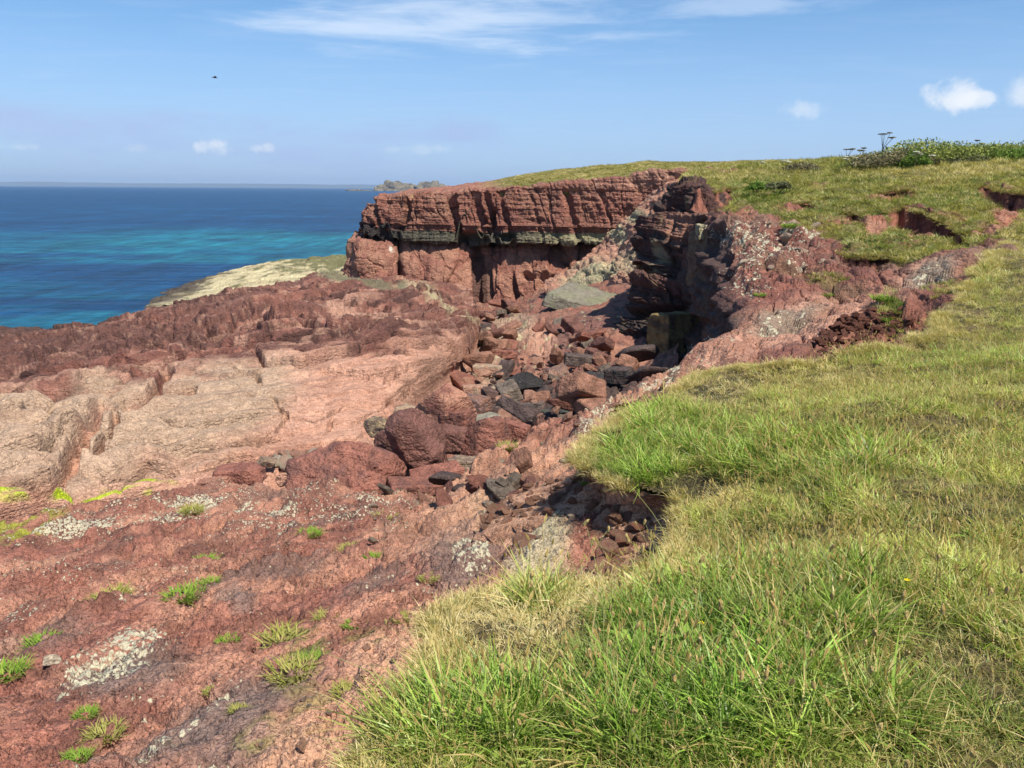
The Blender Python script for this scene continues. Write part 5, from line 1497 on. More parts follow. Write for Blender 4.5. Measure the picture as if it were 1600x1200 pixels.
# ================================================================== GRASS
def blades(n, rad, lo, hi, width, lean, seed, droop=.5, seg=3, stalks=0, stalk_h=.3, broad=0):
    r = np.random.default_rng(seed)
    V = []; Q = []; B = []; Hh = []

    def ribbon(p, az, L, wd, ln, dr, b, sg, tipw=.15):
        s0 = len(V)
        d = np.array([math.cos(az), math.sin(az)]); w_ = np.array([-d[1], d[0]])
        for i in range(sg + 1):
            t = i / sg
            out = L * (ln * t + dr * t * t); up = L * (t * (1 - .35 * ln) - dr * .55 * t ** 2.2)
            c = np.array([p[0] + d[0] * out, p[1] + d[1] * out, p[2] + up])
            ww = wd * (1 - (1 - tipw) * t ** 1.5) * (1 if i else .8)
            V.append(c + np.array([w_[0], w_[1], 0]) * ww / 2); V.append(c - np.array([w_[0], w_[1], 0]) * ww / 2)
            B.extend([b, b]); Hh.extend([t, t])
            if i: Q.append([s0 + 2 * i - 2, s0 + 2 * i - 1, s0 + 2 * i + 1, s0 + 2 * i])
    for k in range(n):
        a = r.uniform(0, 6.283); q = rad * math.sqrt(r.random())
        az = a + r.normal() * .9
        ribbon((q * math.cos(a), q * math.sin(a), -.01), az, r.uniform(lo, hi), width * r.uniform(.7, 1.3), abs(r.normal(lean, .18)), r.uniform(0, droop), r.random(), seg)
    for k in range(stalks):
        a = r.uniform(0, 6.283); az = r.uniform(0, 6.283); L = stalk_h * r.uniform(.6, 1.2); ln = r.uniform(.05, .5)
        s0 = len(V)
        ribbon((0.02 * math.cos(a), .02 * math.sin(a), 0), az, L, width * .45, ln, .1, .02, 4, .8)
        c = (V[-1] + V[-2]) / 2
        for j in range(3):        # seed head: three crossed slips
            az2 = az + j * 1.05
            ww = np.array([math.cos(az2), math.sin(az2), 0]) * width * .9
            s = len(V)
            e = c + np.array([math.cos(az) * .25, math.sin(az) * .25, 1]) * .035
            V.extend([c, (c + e) / 2 + ww, e, (c + e) / 2 - ww]); B.extend([.03] * 4); Hh.extend([0, 0, 0, 0]); Q.append([s, s + 1, s + 2, s + 3])
    for k in range(broad):
        az = 6.283 * k / broad + r.normal() * .3
        s0 = len(V); L = r.uniform(.06, .11); d = np.array([math.cos(az), math.sin(az)]); w_ = np.array([-d[1], d[0]])
        ln = r.uniform(.25, .8)
        prof = [.15, .55, 1, .95, .55, .05]
        for i in range(6):
            t = i / 5
            c = np.array([d[0] * L * (ln * t + .2 * t * t), d[1] * L * (ln * t + .2 * t * t), L * (t * (1.05 - .5 * ln) - .45 * t * t)])
            wv = np.array([w_[0], w_[1], .25]) * .010 * prof[i]
            V.append(c + wv); V.append(c - wv * np.array([1, 1, -1])); B.extend([.85, .95]); Hh.extend([t * .4] * 2)
            if i: Q.append([s0 + 2 * i - 2, s0 + 2 * i - 1, s0 + 2 * i + 1, s0 + 2 * i])
    me = mesh_np('tuft', np.array(V), np.array(Q), False)
    attr_f(me, 'b', B); attr_f(me, 'h', Hh)
    me.materials.append(M_GRASS)
    return me


tufts = []
tufts += [blades(40, .065, .035, .095, .0046, .62, s, .8) for s in (1, 2, 3)]                      # 0-2 ordinary
tufts += [blades(46, .07, .02, .06, .0040, .9, s, .9) for s in (11, 12)]                          # 3-4 matted short
tufts += [blades(26, .05, .07, .16, .0062, .5, s, .7, seg=4) for s in (21, 22, 23)]                # 5-7 lush long
tufts += [blades(30, .06, .03, .09, .0044, .6, s, .7, stalks=3, stalk_h=.24) for s in (31, 32)]    # 8-9 with stalks
tufts += [blades(8, .04, .04, .09, .004, .5, s, .5, broad=7) for s in (41, 42)]                    # 10-11 broad leaved
tufts += [blades(50, .085, .03, .10, .0080, .6, s, .7, seg=2) for s in (51, 52, 53)]               # 12-14 coarse for far slopes
tuft_col = bpy.data.collections.new('grass_tuft_kinds')
for i, me in enumerate(tufts):
    o = bpy.data.objects.new('tuft_kind_%02d' % i, me)
    tuft_col.objects.link(o)


def sample_grid(G, dens, seed):
    """random points on a grid surface; dens = wanted points per square metre (per vertex)"""
    r = np.random.default_rng(seed)
    a = G[:-1, :-1]; b = G[:-1, 1:]; c = G[1:, 1:]; d = G[1:, :-1]
    ar = .5 * np.linalg.norm(np.cross(c - a, d - b), axis=2)
    w_ = (ar * dens[:-1, :-1]).ravel()
    cnt = r.poisson(np.minimum(w_, 50))
    idx = np.repeat(np.arange(len(w_)), cnt)
    u = r.random(len(idx))[:, None]; v = r.random(len(idx))[:, None]
    A, B_, C_, D_ = (m.reshape(-1, 3)[idx] for m in (a, b, c, d))
    return (A * (1 - u) + B_ * u) * (1 - v) + (D_ * (1 - u) + C_ * u) * v


def scatter(name, Pn, idx, scale, tint, dry, label, seed=0, lean=None, flatten=None):
    r = np.random.default_rng(seed)
    n = len(Pn)
    me = bpy.data.meshes.new(name + '_points')
    me.vertices.add(n); me.vertices.foreach_set('co', Pn.astype(np.float32).ravel())
    rot = np.stack([r.normal(0, .30, n), r.normal(0, .30, n), r.uniform(0, 6.283, n)], 1)
    a = me.attributes.new('rot', 'FLOAT_VECTOR', 'POINT'); a.data.foreach_set('vector', rot.astype(np.float32).ravel())
    sc = np.stack([scale, scale, scale * (1 if flatten is None else flatten)], 1)
    a = me.attributes.new('scl', 'FLOAT_VECTOR', 'POINT'); a.data.foreach_set('vector', sc.astype(np.float32).ravel())
    a = me.attributes.new('kind_index', 'INT', 'POINT'); a.data.foreach_set('value', idx.astype(np.int32))
    attr_col(me, 'tint', tint); attr_f(me, 'dry', dry)
    ob = add_obj(name, me)
    ob['kind'] = 'stuff'; ob['label'] = label; ob['category'] = 'grass'
    ng = bpy.data.node_groups.new(name + '_nodes', 'GeometryNodeTree')
    ng.interface.new_socket('Geometry', in_out='INPUT', socket_type='NodeSocketGeometry')
    ng.interface.new_socket('Geometry', in_out='OUTPUT', socket_type='NodeSocketGeometry')
    N = ng.nodes; Lk = ng.links
    gi = N.new('NodeGroupInput'); go = N.new('NodeGroupOutput')
    m2p = N.new('GeometryNodeMeshToPoints'); iop = N.new('GeometryNodeInstanceOnPoints')
    ci_ = N.new('GeometryNodeCollectionInfo'); ci_.inputs['Collection'].default_value = tuft_col
    ci_.inputs['Separate Children'].default_value = True; ci_.inputs['Reset Children'].default_value = True
    iop.inputs['Pick Instance'].default_value = True

    def na(nm, ty):
        k = N.new('GeometryNodeInputNamedAttribute'); k.data_type = ty; k.inputs['Name'].default_value = nm; return k.outputs['Attribute']
    Lk.new(gi.outputs[0], m2p.inputs[0]); Lk.new(m2p.outputs[0], iop.inputs['Points'])
    Lk.new(ci_.outputs[0], iop.inputs['Instance'])
    Lk.new(na('kind_index', 'INT'), iop.inputs['Instance Index'])
    Lk.new(na('rot', 'FLOAT_VECTOR'), iop.inputs['Rotation']); Lk.new(na('scl', 'FLOAT_VECTOR'), iop.inputs['Scale'])
    Lk.new(iop.outputs[0], go.inputs[0])
    md = ob.modifiers.new('tufts', 'NODES'); md.node_group = ng
    return ob


GREEN = C3(.270, .345, .066); LUSH = C3(.190, .315, .045); OLIVE = C3(.375, .405, .095); STRAWT = C3(.44, .36, .13)


def grass_near():
    G = G_TURF
    x, y = G[..., 0], G[..., 1]
    ins = inside(x, y, POLY_LO)
    dens = np.where(ins, 1, 0) * 3000 / np.maximum(y, 1.6) ** 1.25
    dens *= (y > 1.0)
    Pn = sample_grid(G, dens, 1)
    px, py = pix(Pn)
    ok = (px > -80) & (px < 1720) & (py < 1420) & inside(Pn[:, 0], Pn[:, 1], POLY_LO)
    Pn = Pn[ok]; px = px[ok]; py = py[ok]
    X, Y = Pn[:, 0], Pn[:, 1]
    r = np.random.default_rng(5)
    n = fbm(X * .9, Y * .9, 90, 4); n2 = fbm(X * 3, Y * 3, 91, 3)
    rag = .45 * n + .3 * n2
    straw = blobs(px, py, [(800, 980, 150, 75, 5, 1), (930, 930, 100, 50, 0, .9), (720, 940, 70, 40, 0, .9), (1120, 615, 70, 26, 10, .9), (1200, 585, 160, 26, 0, .55), (560, 1170, 120, 60, 30, .9), (1130, 770, 50, 28, -20, .8), (1490, 495, 60, 40, 0, .7), (1580, 400, 60, 70, 0, .6), (1060, 880, 80, 40, 0, .5), (480, 1180, 60, 40, 0, 1)], rag)
    lush = blobs(px, py, [(1080, 1070, 190, 130, 0, 1), (1110, 690, 170, 50, -10, .6), (1300, 720, 120, 60, 0, .5), (1000, 720, 70, 45, 0, .7), (1540, 430, 60, 40, 0, .45), (650, 1120, 80, 45, 0, .8), (1520, 560, 120, 30, 0, .35), (1250, 960, 200, 90, 0, .6), (820, 1140, 200, 60, 0, .7), (840, 945, 36, 26, 0, .9), (1350, 1130, 300, 70, 0, .45), (960, 1000, 60, 60, 0, .4)], rag)
    straw = np.clip(straw - .6 * lush * (lush > .5), 0, 1)
    dry = np.clip(.24 - .25 * fbm(X * 1.7, Y * 1.3, 55, 4) + .34 * n + .18 * n2 + .55 * straw - .26 * lush, .04, .96)
    T = lerp(np.broadcast_to(OLIVE, (len(X), 3)), GREEN, sstep(-.25, .25, n + .3 * n2))
    T = lerp(T, LUSH, lush); T = lerp(T, STRAWT * .8, .75 * straw)
    T = T * r.uniform(.75, 1.25, len(X))[:, None]
    T[:, 1] *= r.uniform(.92, 1.06, len(X))
    u = r.random(len(X))
    k = r.integers(0, 3, len(X))
    k = np.where(u < .10 + .16 * ((px > 1100) & (py < 950)), 8 + r.integers(0, 2, len(X)), k)
    k = np.where((lush > .35) & (u > .35), 5 + r.integers(0, 3, len(X)), k)
    k = np.where((straw > .5) & (u > .12), 3 + r.integers(0, 2, len(X)), k)
    k = np.where((lush > .2) & (straw < .3) & (r.random(len(X)) < .035), 10 + r.integers(0, 2, len(X)), k)
    k = np.where((straw < .3) & (lush <= .35) & (u > .35) & (u < .55), 3 + r.integers(0, 2, len(X)), k)
    sc = (.70 + .17 * np.sqrt(np.maximum(Y, 1))) * r.uniform(.7, 1.3, len(X))
    pat = fbm(X * 1.7, Y * 1.3, 55, 4)
    sc *= (1 + .25 * (lush > .4)) * (.55 + .62 * sstep(-.28, .28, pat + .3 * n2))
    T = T * (.78 + .5 * sstep(-.25, .3, pat))[:, None]
    mound = 1 + .0 * sc
    Pn = Pn - np.array([0, 0, .012])
    scatter('turf_grass', Pn, k, sc, T, dry, 'green and straw coloured clifftop grass covering the near slope', 2, flatten=np.clip(.95 - .22 * (straw > .5), .6, 1) * mound)
    print('near tufts', len(Pn))
    # ragged fringe hanging over the earth banks
    i = r.integers(0, len(EP), 9000); e = EP[i]
    e = e[(e[:, 1] > 1.8)]
    off = r.normal(0, .04, (len(e), 2)) * np.clip(e[:, 1:2] / 5, .5, 2)
    Q = np.stack([e[:, 0] + off[:, 0], e[:, 1] + off[:, 1], turf_z(e[:, 0], e[:, 1]) - .02], 1)
    m = fbm(Q[:, 0] * 1.2, Q[:, 1] * 1.2, 5, 3) > -.12
    Q = Q[m]
    T = lerp(np.broadcast_to(OLIVE * .8, (len(Q), 3)), STRAWT * .7, r.random(len(Q)))
    scatter('bank_fringe_grass', Q, r.integers(0, 5, len(Q)), (.7 + .15 * np.sqrt(Q[:, 1])) * r.uniform(.7, 1.2, len(Q)), T, r.uniform(.3, .9, len(Q)), 'dry fringe of grass overhanging the crumbling earth banks', 3)


grass_near()


def grass_far():
    G = G_HILL
    x, y = G[..., 0], G[..., 1]
    dens = GRASS_HILL ** 1.0 * np.clip(900 / np.maximum(y, 14) ** 1.15, 0, 42) * (y < 95)
    Pn = sample_grid(G, dens, 11)
    px, py = pix(Pn); ok = (px > 940) & (px < 1680) & (py < 640)
    Pn = Pn[ok]; px = px[ok]; py = py[ok]
    X, Y = Pn[:, 0], Pn[:, 1]; r = np.random.default_rng(15)
    n = fbm(X * .25, Y * .25, 95, 4); n2 = fbm(X * 1.1, Y * .8, 96, 3)
    straw = blobs(px, py, [(1480, 268, 160, 14, 3, .8), (1540, 460, 50, 50, 0, .8), (1500, 510, 40, 20, 0, .8), (1150, 275, 100, 10, 0, .5), (1580, 360, 20, 30, 0, .7)], .4 * n)
    lush = blobs(px, py, [(1190, 300, 50, 24, 0, .8), (1380, 385, 80, 12, 0, .6), (1400, 475, 20, 14, 0, .9), (1420, 320, 90, 10, 0, .4), (1340, 280, 90, 10, 0, .4), (1390, 260, 30, 6, 0, .9), (1600, 240, 50, 8, 0, 1)], .4 * n)
    T = lerp(np.broadcast_to(C3(.32, .30, .075), (len(X), 3)), C3(.18, .235, .05), sstep(-.2, .25, n + .5 * n2))
    T = lerp(T, STRAWT * .85, .6 * straw); T = lerp(T, C3(.11, .20, .034), .8 * lush)
    T = T * r.uniform(.75, 1.2, len(X))[:, None]
    dry = np.clip(.26 + .4 * n2 + .3 * n + .4 * straw - .2 * lush, .04, .9)
    sc = (1.0 + .035 * Y) * r.uniform(.7, 1.35, len(X))
    fl = np.full(len(X), .8)
    scatter('hillside_grass', Pn, 12 + r.integers(0, 3, len(X)), sc, T, dry, 'grass on the hillside above the cliffs', 12, flatten=fl)
    E = np.concatenate(FR); E = np.repeat(E, 2, 0); E = E + r.normal(0, 1, E.shape) * np.array([.12, .10, .03]) + np.array([0, .05, .03])
    TE = np.broadcast_to(C3(.20, .20, .055), (len(E), 3)) * r.uniform(.6, 1.2, len(E))[:, None]
    scatter('scar_fringe_grass', E, 12 + r.integers(0, 3, len(E)), 1.6 * r.uniform(.7, 1.3, len(E)), TE, r.uniform(.1, .6, len(E)), 'ragged grass hanging over the earth scars of the hillside', 13, flatten=np.full(len(E), .8))
    print('hill tufts', len(Pn))
    G = G_HEADTOP
    x, y = G[..., 0], G[..., 1]; px, py = pix(G)
    dens = 3.2 * sstep(770, 840, px) * (y < 165) * (px < 1240)
    Pn = sample_grid(G, dens, 21); X, Y = Pn[:, 0], Pn[:, 1]
    n = fbm(X * .12, Y * .12, 97, 4)
    T = lerp(np.broadcast_to(C3(.20, .20, .052), (len(X), 3)), C3(.32, .28, .095), sstep(-.2, .25, n)) * r.uniform(.8, 1.2, len(X))[:, None]
    scatter('headland_grass', Pn, 12 + r.integers(0, 3, len(X)), 3.2 * r.uniform(.7, 1.2, len(X)), T, .25 + .3 * (n > 0), 'short yellow green grass on the headland top', 22, flatten=np.full(len(X), .6))
    print('head tufts', len(Pn))


grass_far()


# ================================================================== plants as things
def tuft_thing(name, Pw, size, seed, green, label, cat, group, n=70, hgt=.6):
    me = blades(int(n * 2.8), .48 * size, .25 * size * hgt, .70 * size * hgt, max(.0045, .045 * size), .60, seed, .6, seg=3)
    me.materials.clear(); me.materials.append(green)
    o = add_obj(name, me); o.location = Pw; tag(o, label, cat, group)
    return o


M_TG = leaf_material('rock_tuft_green', (.15, .28, .035), (.30, .38, .07))
M_TD = leaf_material('rock_tuft_olive', (.24, .26, .05), (.45, .40, .14))
SL_V = G_SLOPE.reshape(-1, 3); SL_PX = pix(SL_V)


def slope_pt(px, py):
    i = np.argmin((SL_PX[0] - px) ** 2 + (SL_PX[1] - py) ** 2); return SL_V[i] + C3(0, 0, -.0)


TUFTS = [(65, 1005, 34, 0, 'round bright green cushion beside the lichened grey rock'), (12, 1052, 44, 0, 'green grass tuft at the left edge below the cushion'), (290, 932, 40, 0, 'largest bright grass tuft halfway up the red slope'),
         (322, 880, 26, 0, 'dark green upright tuft just above the largest one'), (328, 912, 24, 0, 'small tuft touching the largest one'), (485, 835, 24, 0, 'compact bright green clump near the top of the slope'),
         (545, 858, 22, 1, 'sparse tuft right of the compact clump'), (580, 870, 18, 0, 'tiny pale tuft furthest right of that row'), (175, 935, 40, 1, 'thin spreading olive tuft left of the largest one'),
         (137, 1115, 26, 0, 'small round tuft low on the slope left of the grey slab'), (120, 1182, 30, 0, 'dark tuft at the bottom edge left of the pale stone'), (238, 1102, 22, 1, 'small yellowish tuft between cushion and slab'),
         (165, 1148, 40, 1, 'straw coloured tuft with dry stems near the bottom'), (355, 1003, 24, 0, 'small green tuft in the middle of the red slope'), (490, 1032, 30, 0, 'bright tuft at the edge of the mossy patch'), (440, 1000, 46, 1, 'broad mossy tuft above the bright one'),
         (455, 1050, 50, 1, 'long mossy tuft running down the slope'), (555, 978, 26, 0, 'green tuft by the white streaked ledge'), (510, 965, 26, 1, 'thin tuft left of the white streaked ledge'), (630, 968, 22, 1, 'tuft directly left of the earth bank'),
         (605, 812, 30, 1, 'yellow green tuft below the flat red block'), (680, 812, 34, 0, 'bright tuft below the boulder jumble'), (795, 700, 24, 1, 'leafy tuft on the crumbly dark red lump'), (835, 762, 30, 0, 'tuft on the pink ledge left of the scarp'), (760, 770, 22, 1, 'tuft between jumble and pink ledge'),
         (800, 830, 20, 0, 'small tuft above the pale rubble'), (255, 855, 26, 1, 'dull tuft high on the slope among white lichen'), (300, 800, 26, 1, 'weedy tuft on the lichened crest'), (430, 825, 26, 1, 'weedy tuft left of the compact green clump'), (60, 850, 40, 1, 'dull tuft on the crest beside the algae'),
         (205, 905, 22, 1, 'faint tuft above the thin spreading one'), (100, 950, 22, 0, 'narrow tuft on a dark ledge at the left'), (20, 940, 26, 1, 'olive tuft at the left edge'), (860, 760, 26, 1, 'yellowish tuft nearest the red scarp'), (372, 1108, 20, 1, 'tiny tuft on the grey slab'), (330, 1080, 18, 1, 'tiny tuft beside the grey slab'),
         (670, 905, 20, 1, 'tuft by the dark lichened rock'), (540, 1080, 30, 1, 'dry tuft beside the clay edge'), (930, 760, 26, 0, 'green tuft under the overhanging turf')]
for i, (a, b, s, dryf, lab) in enumerate(TUFTS):
    p = slope_pt(a, b)
    size = s * p[1] / F * 1.5
    tuft_thing('rock_grass_tuft', p, size, 500 + i, M_TD if dryf else M_TG, lab, 'grass tuft', 'grass tufts growing on the red rock slope')
for a, b, s, lab in [(1188, 462, 18, 'small green tuft on the dark red slope right of the buttress'), (1385, 470, 40, 'leafy green clump at the top of the rubble hollow'), (1395, 502, 30, 'green clump hanging in the rubble hollow'), (1290, 462, 20, 'yellowish tuft on the slab edge'), (1235, 355, 28, 'tuft between the lichened rocks')]:
    p = hill_pt(a, b)
    tuft_thing('rock_grass_tuft', p, s * p[1] / F, 600 + a, M_TG, lab, 'grass tuft', 'grass tufts among the rocks of the hillside', n=90)


def stalk_mesh(seed, L=.32, head=.018):
    """ribwort plantain: thin bent stalk (part) with a brown oval head (part)"""
    r = np.random.default_rng(seed)
    bx, by = r.normal(0, .10, 2)
    pts = [np.array([bx * t * t * 2, by * t * t * 2, L * t]) for t in np.linspace(0, 1, 6)]
    V = []; Q = []
    for i, p in enumerate(pts):
        for k in range(4):
            a = k * 1.571
            V.append(p + np.array([math.cos(a), math.sin(a), 0]) * .0011)
        if i:
            for k in range(4): Q.append([4 * i - 4 + k, 4 * i - 4 + (k + 1) % 4, 4 * i + (k + 1) % 4, 4 * i + k])
    st = mesh_np('stalk', np.array(V), np.array(Q)); attr_f(st, 'b', np.zeros(len(V)))
    Vi, Fi = ico(2)
    ax = pts[-1] - pts[-2]; ax /= np.linalg.norm(ax)
    Vh = Vi * np.array([.0055, .0055, head]) * (1 + .18 * r.normal(size=(len(Vi), 1)))
    hm = mesh_np('head', Vh + pts[-1] + ax * head * .8, Fi, False); attr_f(hm, 'b', r.random(len(Vi)))
    return st, hm


M_STALK = leaf_material('plantain_stalk', (.33, .34, .12), (.33, .34, .12), .2)
M_HEAD = leaf_material('plantain_head', (.27, .175, .05), (.50, .38, .17), .05)


def place_label(x, y):
    px, py = pix(np.array([[x, y, float(turf_z(np.array([x]), np.array([y]))[0])]])); px, py = px[0], py[0]
    if px > 1150 and py < 800: return 'brown plantain seed head far out in the pale grass of the right field'
    if px > 1250: return 'brown plantain seed head in the short turf of the lower right corner'
    if px < 900: return 'brown plantain seed head in the grass near the earth bank and straw mat'
    if py < 900: return 'brown plantain seed head in the grass just right of the red scarp'
    return 'brown plantain seed head among the lush long grass and broad leaves'


def plantains():
    protos = []
    for i in range(6):
        st, hm = stalk_mesh(900 + i, .18 + .04 * i, .012 + .002 * (i % 3)); st.materials.append(M_STALK); hm.materials.append(M_HEAD)
        protos.append((st, hm))
    r = np.random.default_rng(77)
    spots = []
    while len(spots) < 230:
        a, b = r.uniform(640, 1600), r.uniform(600, 1190)
        d = r.random()
        w_ = .9 if (850 < a < 1350 and b > 850) else .3
        if b < 820: w_ = .45 if 1180 < a < 1600 else .2
        if d > w_: continue
        dd = ray(a, b)
        # march the ray to the turf
        t = 1.5
        while t < 24 and HC + dd[2] * t / dd[1] > float(turf_z(np.array([dd[0] * t / dd[1]]), np.array([t]))[0]): t += .08
        x, y = dd[0] * t / dd[1], t
        if t >= 24 or not inside(np.array([x]), np.array([y]), POLY_LO)[0]: continue
        spots.append((x, y))
    for x, y in spots:
        st, hm = protos[r.integers(6)]
        root = bpy.data.objects.new('ribwort_plantain', None); COL.objects.link(root)
        root.location = (x, y, float(turf_z(np.array([x]), np.array([y]))[0])); root.rotation_euler = (r.normal(0, .2), r.normal(0, .2), r.uniform(0, 6.28))
        s = r.uniform(.75, 1.25) * (1 + .03 * y); root.scale = (s, s, s)
        tag(root, place_label(x, y), 'wildflower', 'plantain seed heads in the near grass')
        a = bpy.data.objects.new('stalk', st); b = bpy.data.objects.new('seed_head', hm)
        for o in (a, b): COL.objects.link(o); o.parent = root


plantains()


def grass_stem(px, py, Y, L, label):
    """one tall dry grass stem close to the camera"""
    me = blades(0, .01, .1, .2, .012, .1, int(px), stalks=1, stalk_h=L)
    me.materials.clear(); me.materials.append(M_DRY)
    p = P(px, py, Y); o = add_obj('dry_grass_stem', me); p[2] = turf_z(p[:1], p[1:2])[0]; o.location = p
    tag(o, label, 'grass stem')


def broad_plant(px, py, Y, sc, label):
    me = blades(0, .01, .1, .2, .01, .1, int(px), broad=9)
    me.materials.clear(); me.materials.append(M_BROAD)
    p = P(px, py, Y); o = add_obj('broad_leaved_plantain', me); p[2] = turf_z(p[:1], p[1:2])[0] + .01; o.location = p; o.scale = (sc,) * 3
    tag(o, label, 'plant', 'broad leaved plants in the near grass')


def yellow_flower(px, py, Y, label):
    root = bpy.data.objects.new('yellow_flower', None); COL.objects.link(root)
    p = P(px, py, Y); z = float(turf_z(p[:1], p[1:2])[0]); root.location = (p[0], p[1], z); tag(root, label, 'wildflower', 'small yellow flowers in the grass')
    V = [(-.001, 0, 0), (.001, 0, 0), (.001, 0, .09), (-.001, 0, .09), (0, -.001, 0), (0, .001, 0), (0, .001, .09), (0, -.001, .09)]
    me = mesh_np('stalk', np.array(V), [[0, 1, 2, 3], [4, 5, 6, 7]]); attr_f(me, 'b', np.zeros(8)); add_obj('stalk', me, M_STALK, root)
    V = []; Q = []
    for k in range(6):
        a = k * 1.047; c, s_ = math.cos(a), math.sin(a); i0 = len(V)
        V += [(0, 0, .09), (.008 * c - .004 * s_, .008 * s_ + .004 * c, .096), (.016 * c, .016 * s_, .097), (.008 * c + .004 * s_, .008 * s_ - .004 * c, .096)]; Q.append([i0, i0 + 1, i0 + 2, i0 + 3])
    me = mesh_np('petals', np.array(V), Q, False); attr_f(me, 'b', np.zeros(len(V))); add_obj('flower_head', me, M_YEL, root)


M_BROAD = leaf_material('plantain_leaf', (.16, .30, .04), (.26, .40, .07), .35)
M_YEL = leaf_material('yellow_petals', (.75, .60, .03), (.75, .60, .03), .3)
broad_plant(990, 1105, 2.95, 1.7, 'broad leaved plant with upright pale leaves, left of the pair in lush grass')
broad_plant(1065, 1120, 2.85, 1.9, 'broad leaved plant with the widest leaves, right of the pair in lush grass')
broad_plant(1500, 985, 3.8, 1.4, 'small broad leaved plant near the right edge')
yellow_flower(1535, 795, 5.6, 'lone yellow flower far out in the right field')
yellow_flower(1085, 1140, 2.9, 'yellow flower beside the widest leaved plant')
yellow_flower(1395, 1085, 3.1, 'yellow flower low in the grass by the right corner')
M_DRY = leaf_material('dry_stem', (.50, .38, .18), (.62, .50, .28), .2)
grass_stem(1180, 1210, 2.3, .36, 'single tall straw stem with a seed head at the bottom edge')
grass_stem(915, 1110, 2.9, .40, 'straw stem leaning left over the lush clump')


def leaf_bush(name, P0, rx, ry, rz, n, leaf, seed, mat, label, cat='bush'):
    r = np.random.default_rng(seed)
    root = bpy.data.objects.new(name, None); COL.objects.link(root); root.location = P0; tag(root, label, cat)
    lob = r.uniform(-1, 1, size=(26, 3)) * np.array([.62, .6, 1]); lob[:, 2] = (1 - (lob[:, 0] / .75) ** 2) * r.uniform(.15, .5, 26)
    V = []; Q = []; B = []
    for k in range(n):
        c = lob[r.integers(26)]; d = r.normal(size=3); d /= np.linalg.norm(d); d[2] = abs(d[2]) * .9
        q = (c + d * r.uniform(.22, .42)) * np.array([rx, ry, rz * 1.15]); q[2] = max(q[2], .02)
        a = r.normal(size=3); a /= np.linalg.norm(a); b = np.cross(a, r.normal(size=3)); b /= np.linalg.norm(b)
        s = leaf * r.uniform(.6, 1.3); i0 = len(V)
        V += [q - a * s, q + b * s * .45, q + a * s, q - b * s * .45]; Q.append([i0, i0 + 1, i0 + 2, i0 + 3]); B += [r.random()] * 4
    me = mesh_np('foliage', np.array(V), np.array(Q), False); attr_f(me, 'b', B)
    add_obj('foliage', me, mat, root)
    V = []; Q = []
    for k in range(14):
        e = lob[r.integers(26)] * np.array([rx, ry, rz]) * 1.2; s = np.array([e[0] * .3, e[1] * .3, -.1]); w_ = np.array([.015, 0, 0]); i0 = len(V)
        for ww in (np.array([.015, 0, 0]), np.array([0, .015, 0])):
            i0 = len(V); V += [s - ww, s + ww, e + ww * .4, e - ww * .4]; Q.append([i0, i0 + 1, i0 + 2, i0 + 3])
    me = mesh_np('stems', np.array(V), np.array(Q), False); attr_f(me, 'b', np.zeros(len(V)))
    add_obj('stem', me, M_TWIG, root)
    return root


M_TWIG = leaf_material('twig', (.13, .10, .07), (.09, .06, .04), 0)
M_BD = leaf_material('gorse_dark', (.09, .11, .05), (.18, .17, .085), .12)
M_BO = leaf_material('bush_olive', (.16, .21, .045), (.32, .33, .095), .15)
M_BG = leaf_material('bramble_green', (.095, .17, .03), (.19, .28, .055), .25)
M_BP = leaf_material('heather_brown', (.15, .14, .07), (.27, .23, .13), .1)


def bush_at(px, py_base, Y, wpx, hpx, n, leaf, seed, mat, label):
    p = P(px, py_base, Y); s = Y / F
    leaf_bush('bush', p + C3(0, 0, -.2), wpx * .62 * s, wpx * .40 * s, hpx * s * 1.15, n, leaf, seed, mat, label)


bush_at(1470, 262, 58, 200, 48, 9000, .10, 1, M_BO, 'broad rounded olive bush on the skyline')
bush_at(1505, 262, 56, 80, 26, 4500, .08, 2, M_BD, 'dark grey green gorse at the foot of the broad bush')
bush_at(1395, 262, 57, 130, 32, 4500, .09, 3, M_BP, 'brownish scrub sloping down left of the broad bush')
bush_at(1430, 264, 55, 40, 34, 1800, .09, 4, M_BG, 'fresh green elder-like bush before the brownish scrub')
bush_at(1585, 254, 57, 120, 26, 5000, .10, 5, M_BG, 'bright green bramble bank at the right edge')
bush_at(1255, 264, 62, 50, 14, 1500, .08, 6, M_BP, 'low purplish brown scrub on the skyline, leftmost')
bush_at(1345, 262, 60, 70, 18, 1600, .08, 7, M_BO, 'low olive scrub between the brown patches')
bush_at(1183, 292, 46, 30, 12, 900, .08, 8, M_BG, 'small round bush low on the hill near the cliff')
bush_at(1215, 292, 46, 40, 14, 1300, .08, 9, M_BD, 'small dark bush right of the small round one')
bush_at(1560, 242, 64, 190, 22, 5000, .10, 10, M_BO, 'long olive hedge-like scrub on the far right skyline')


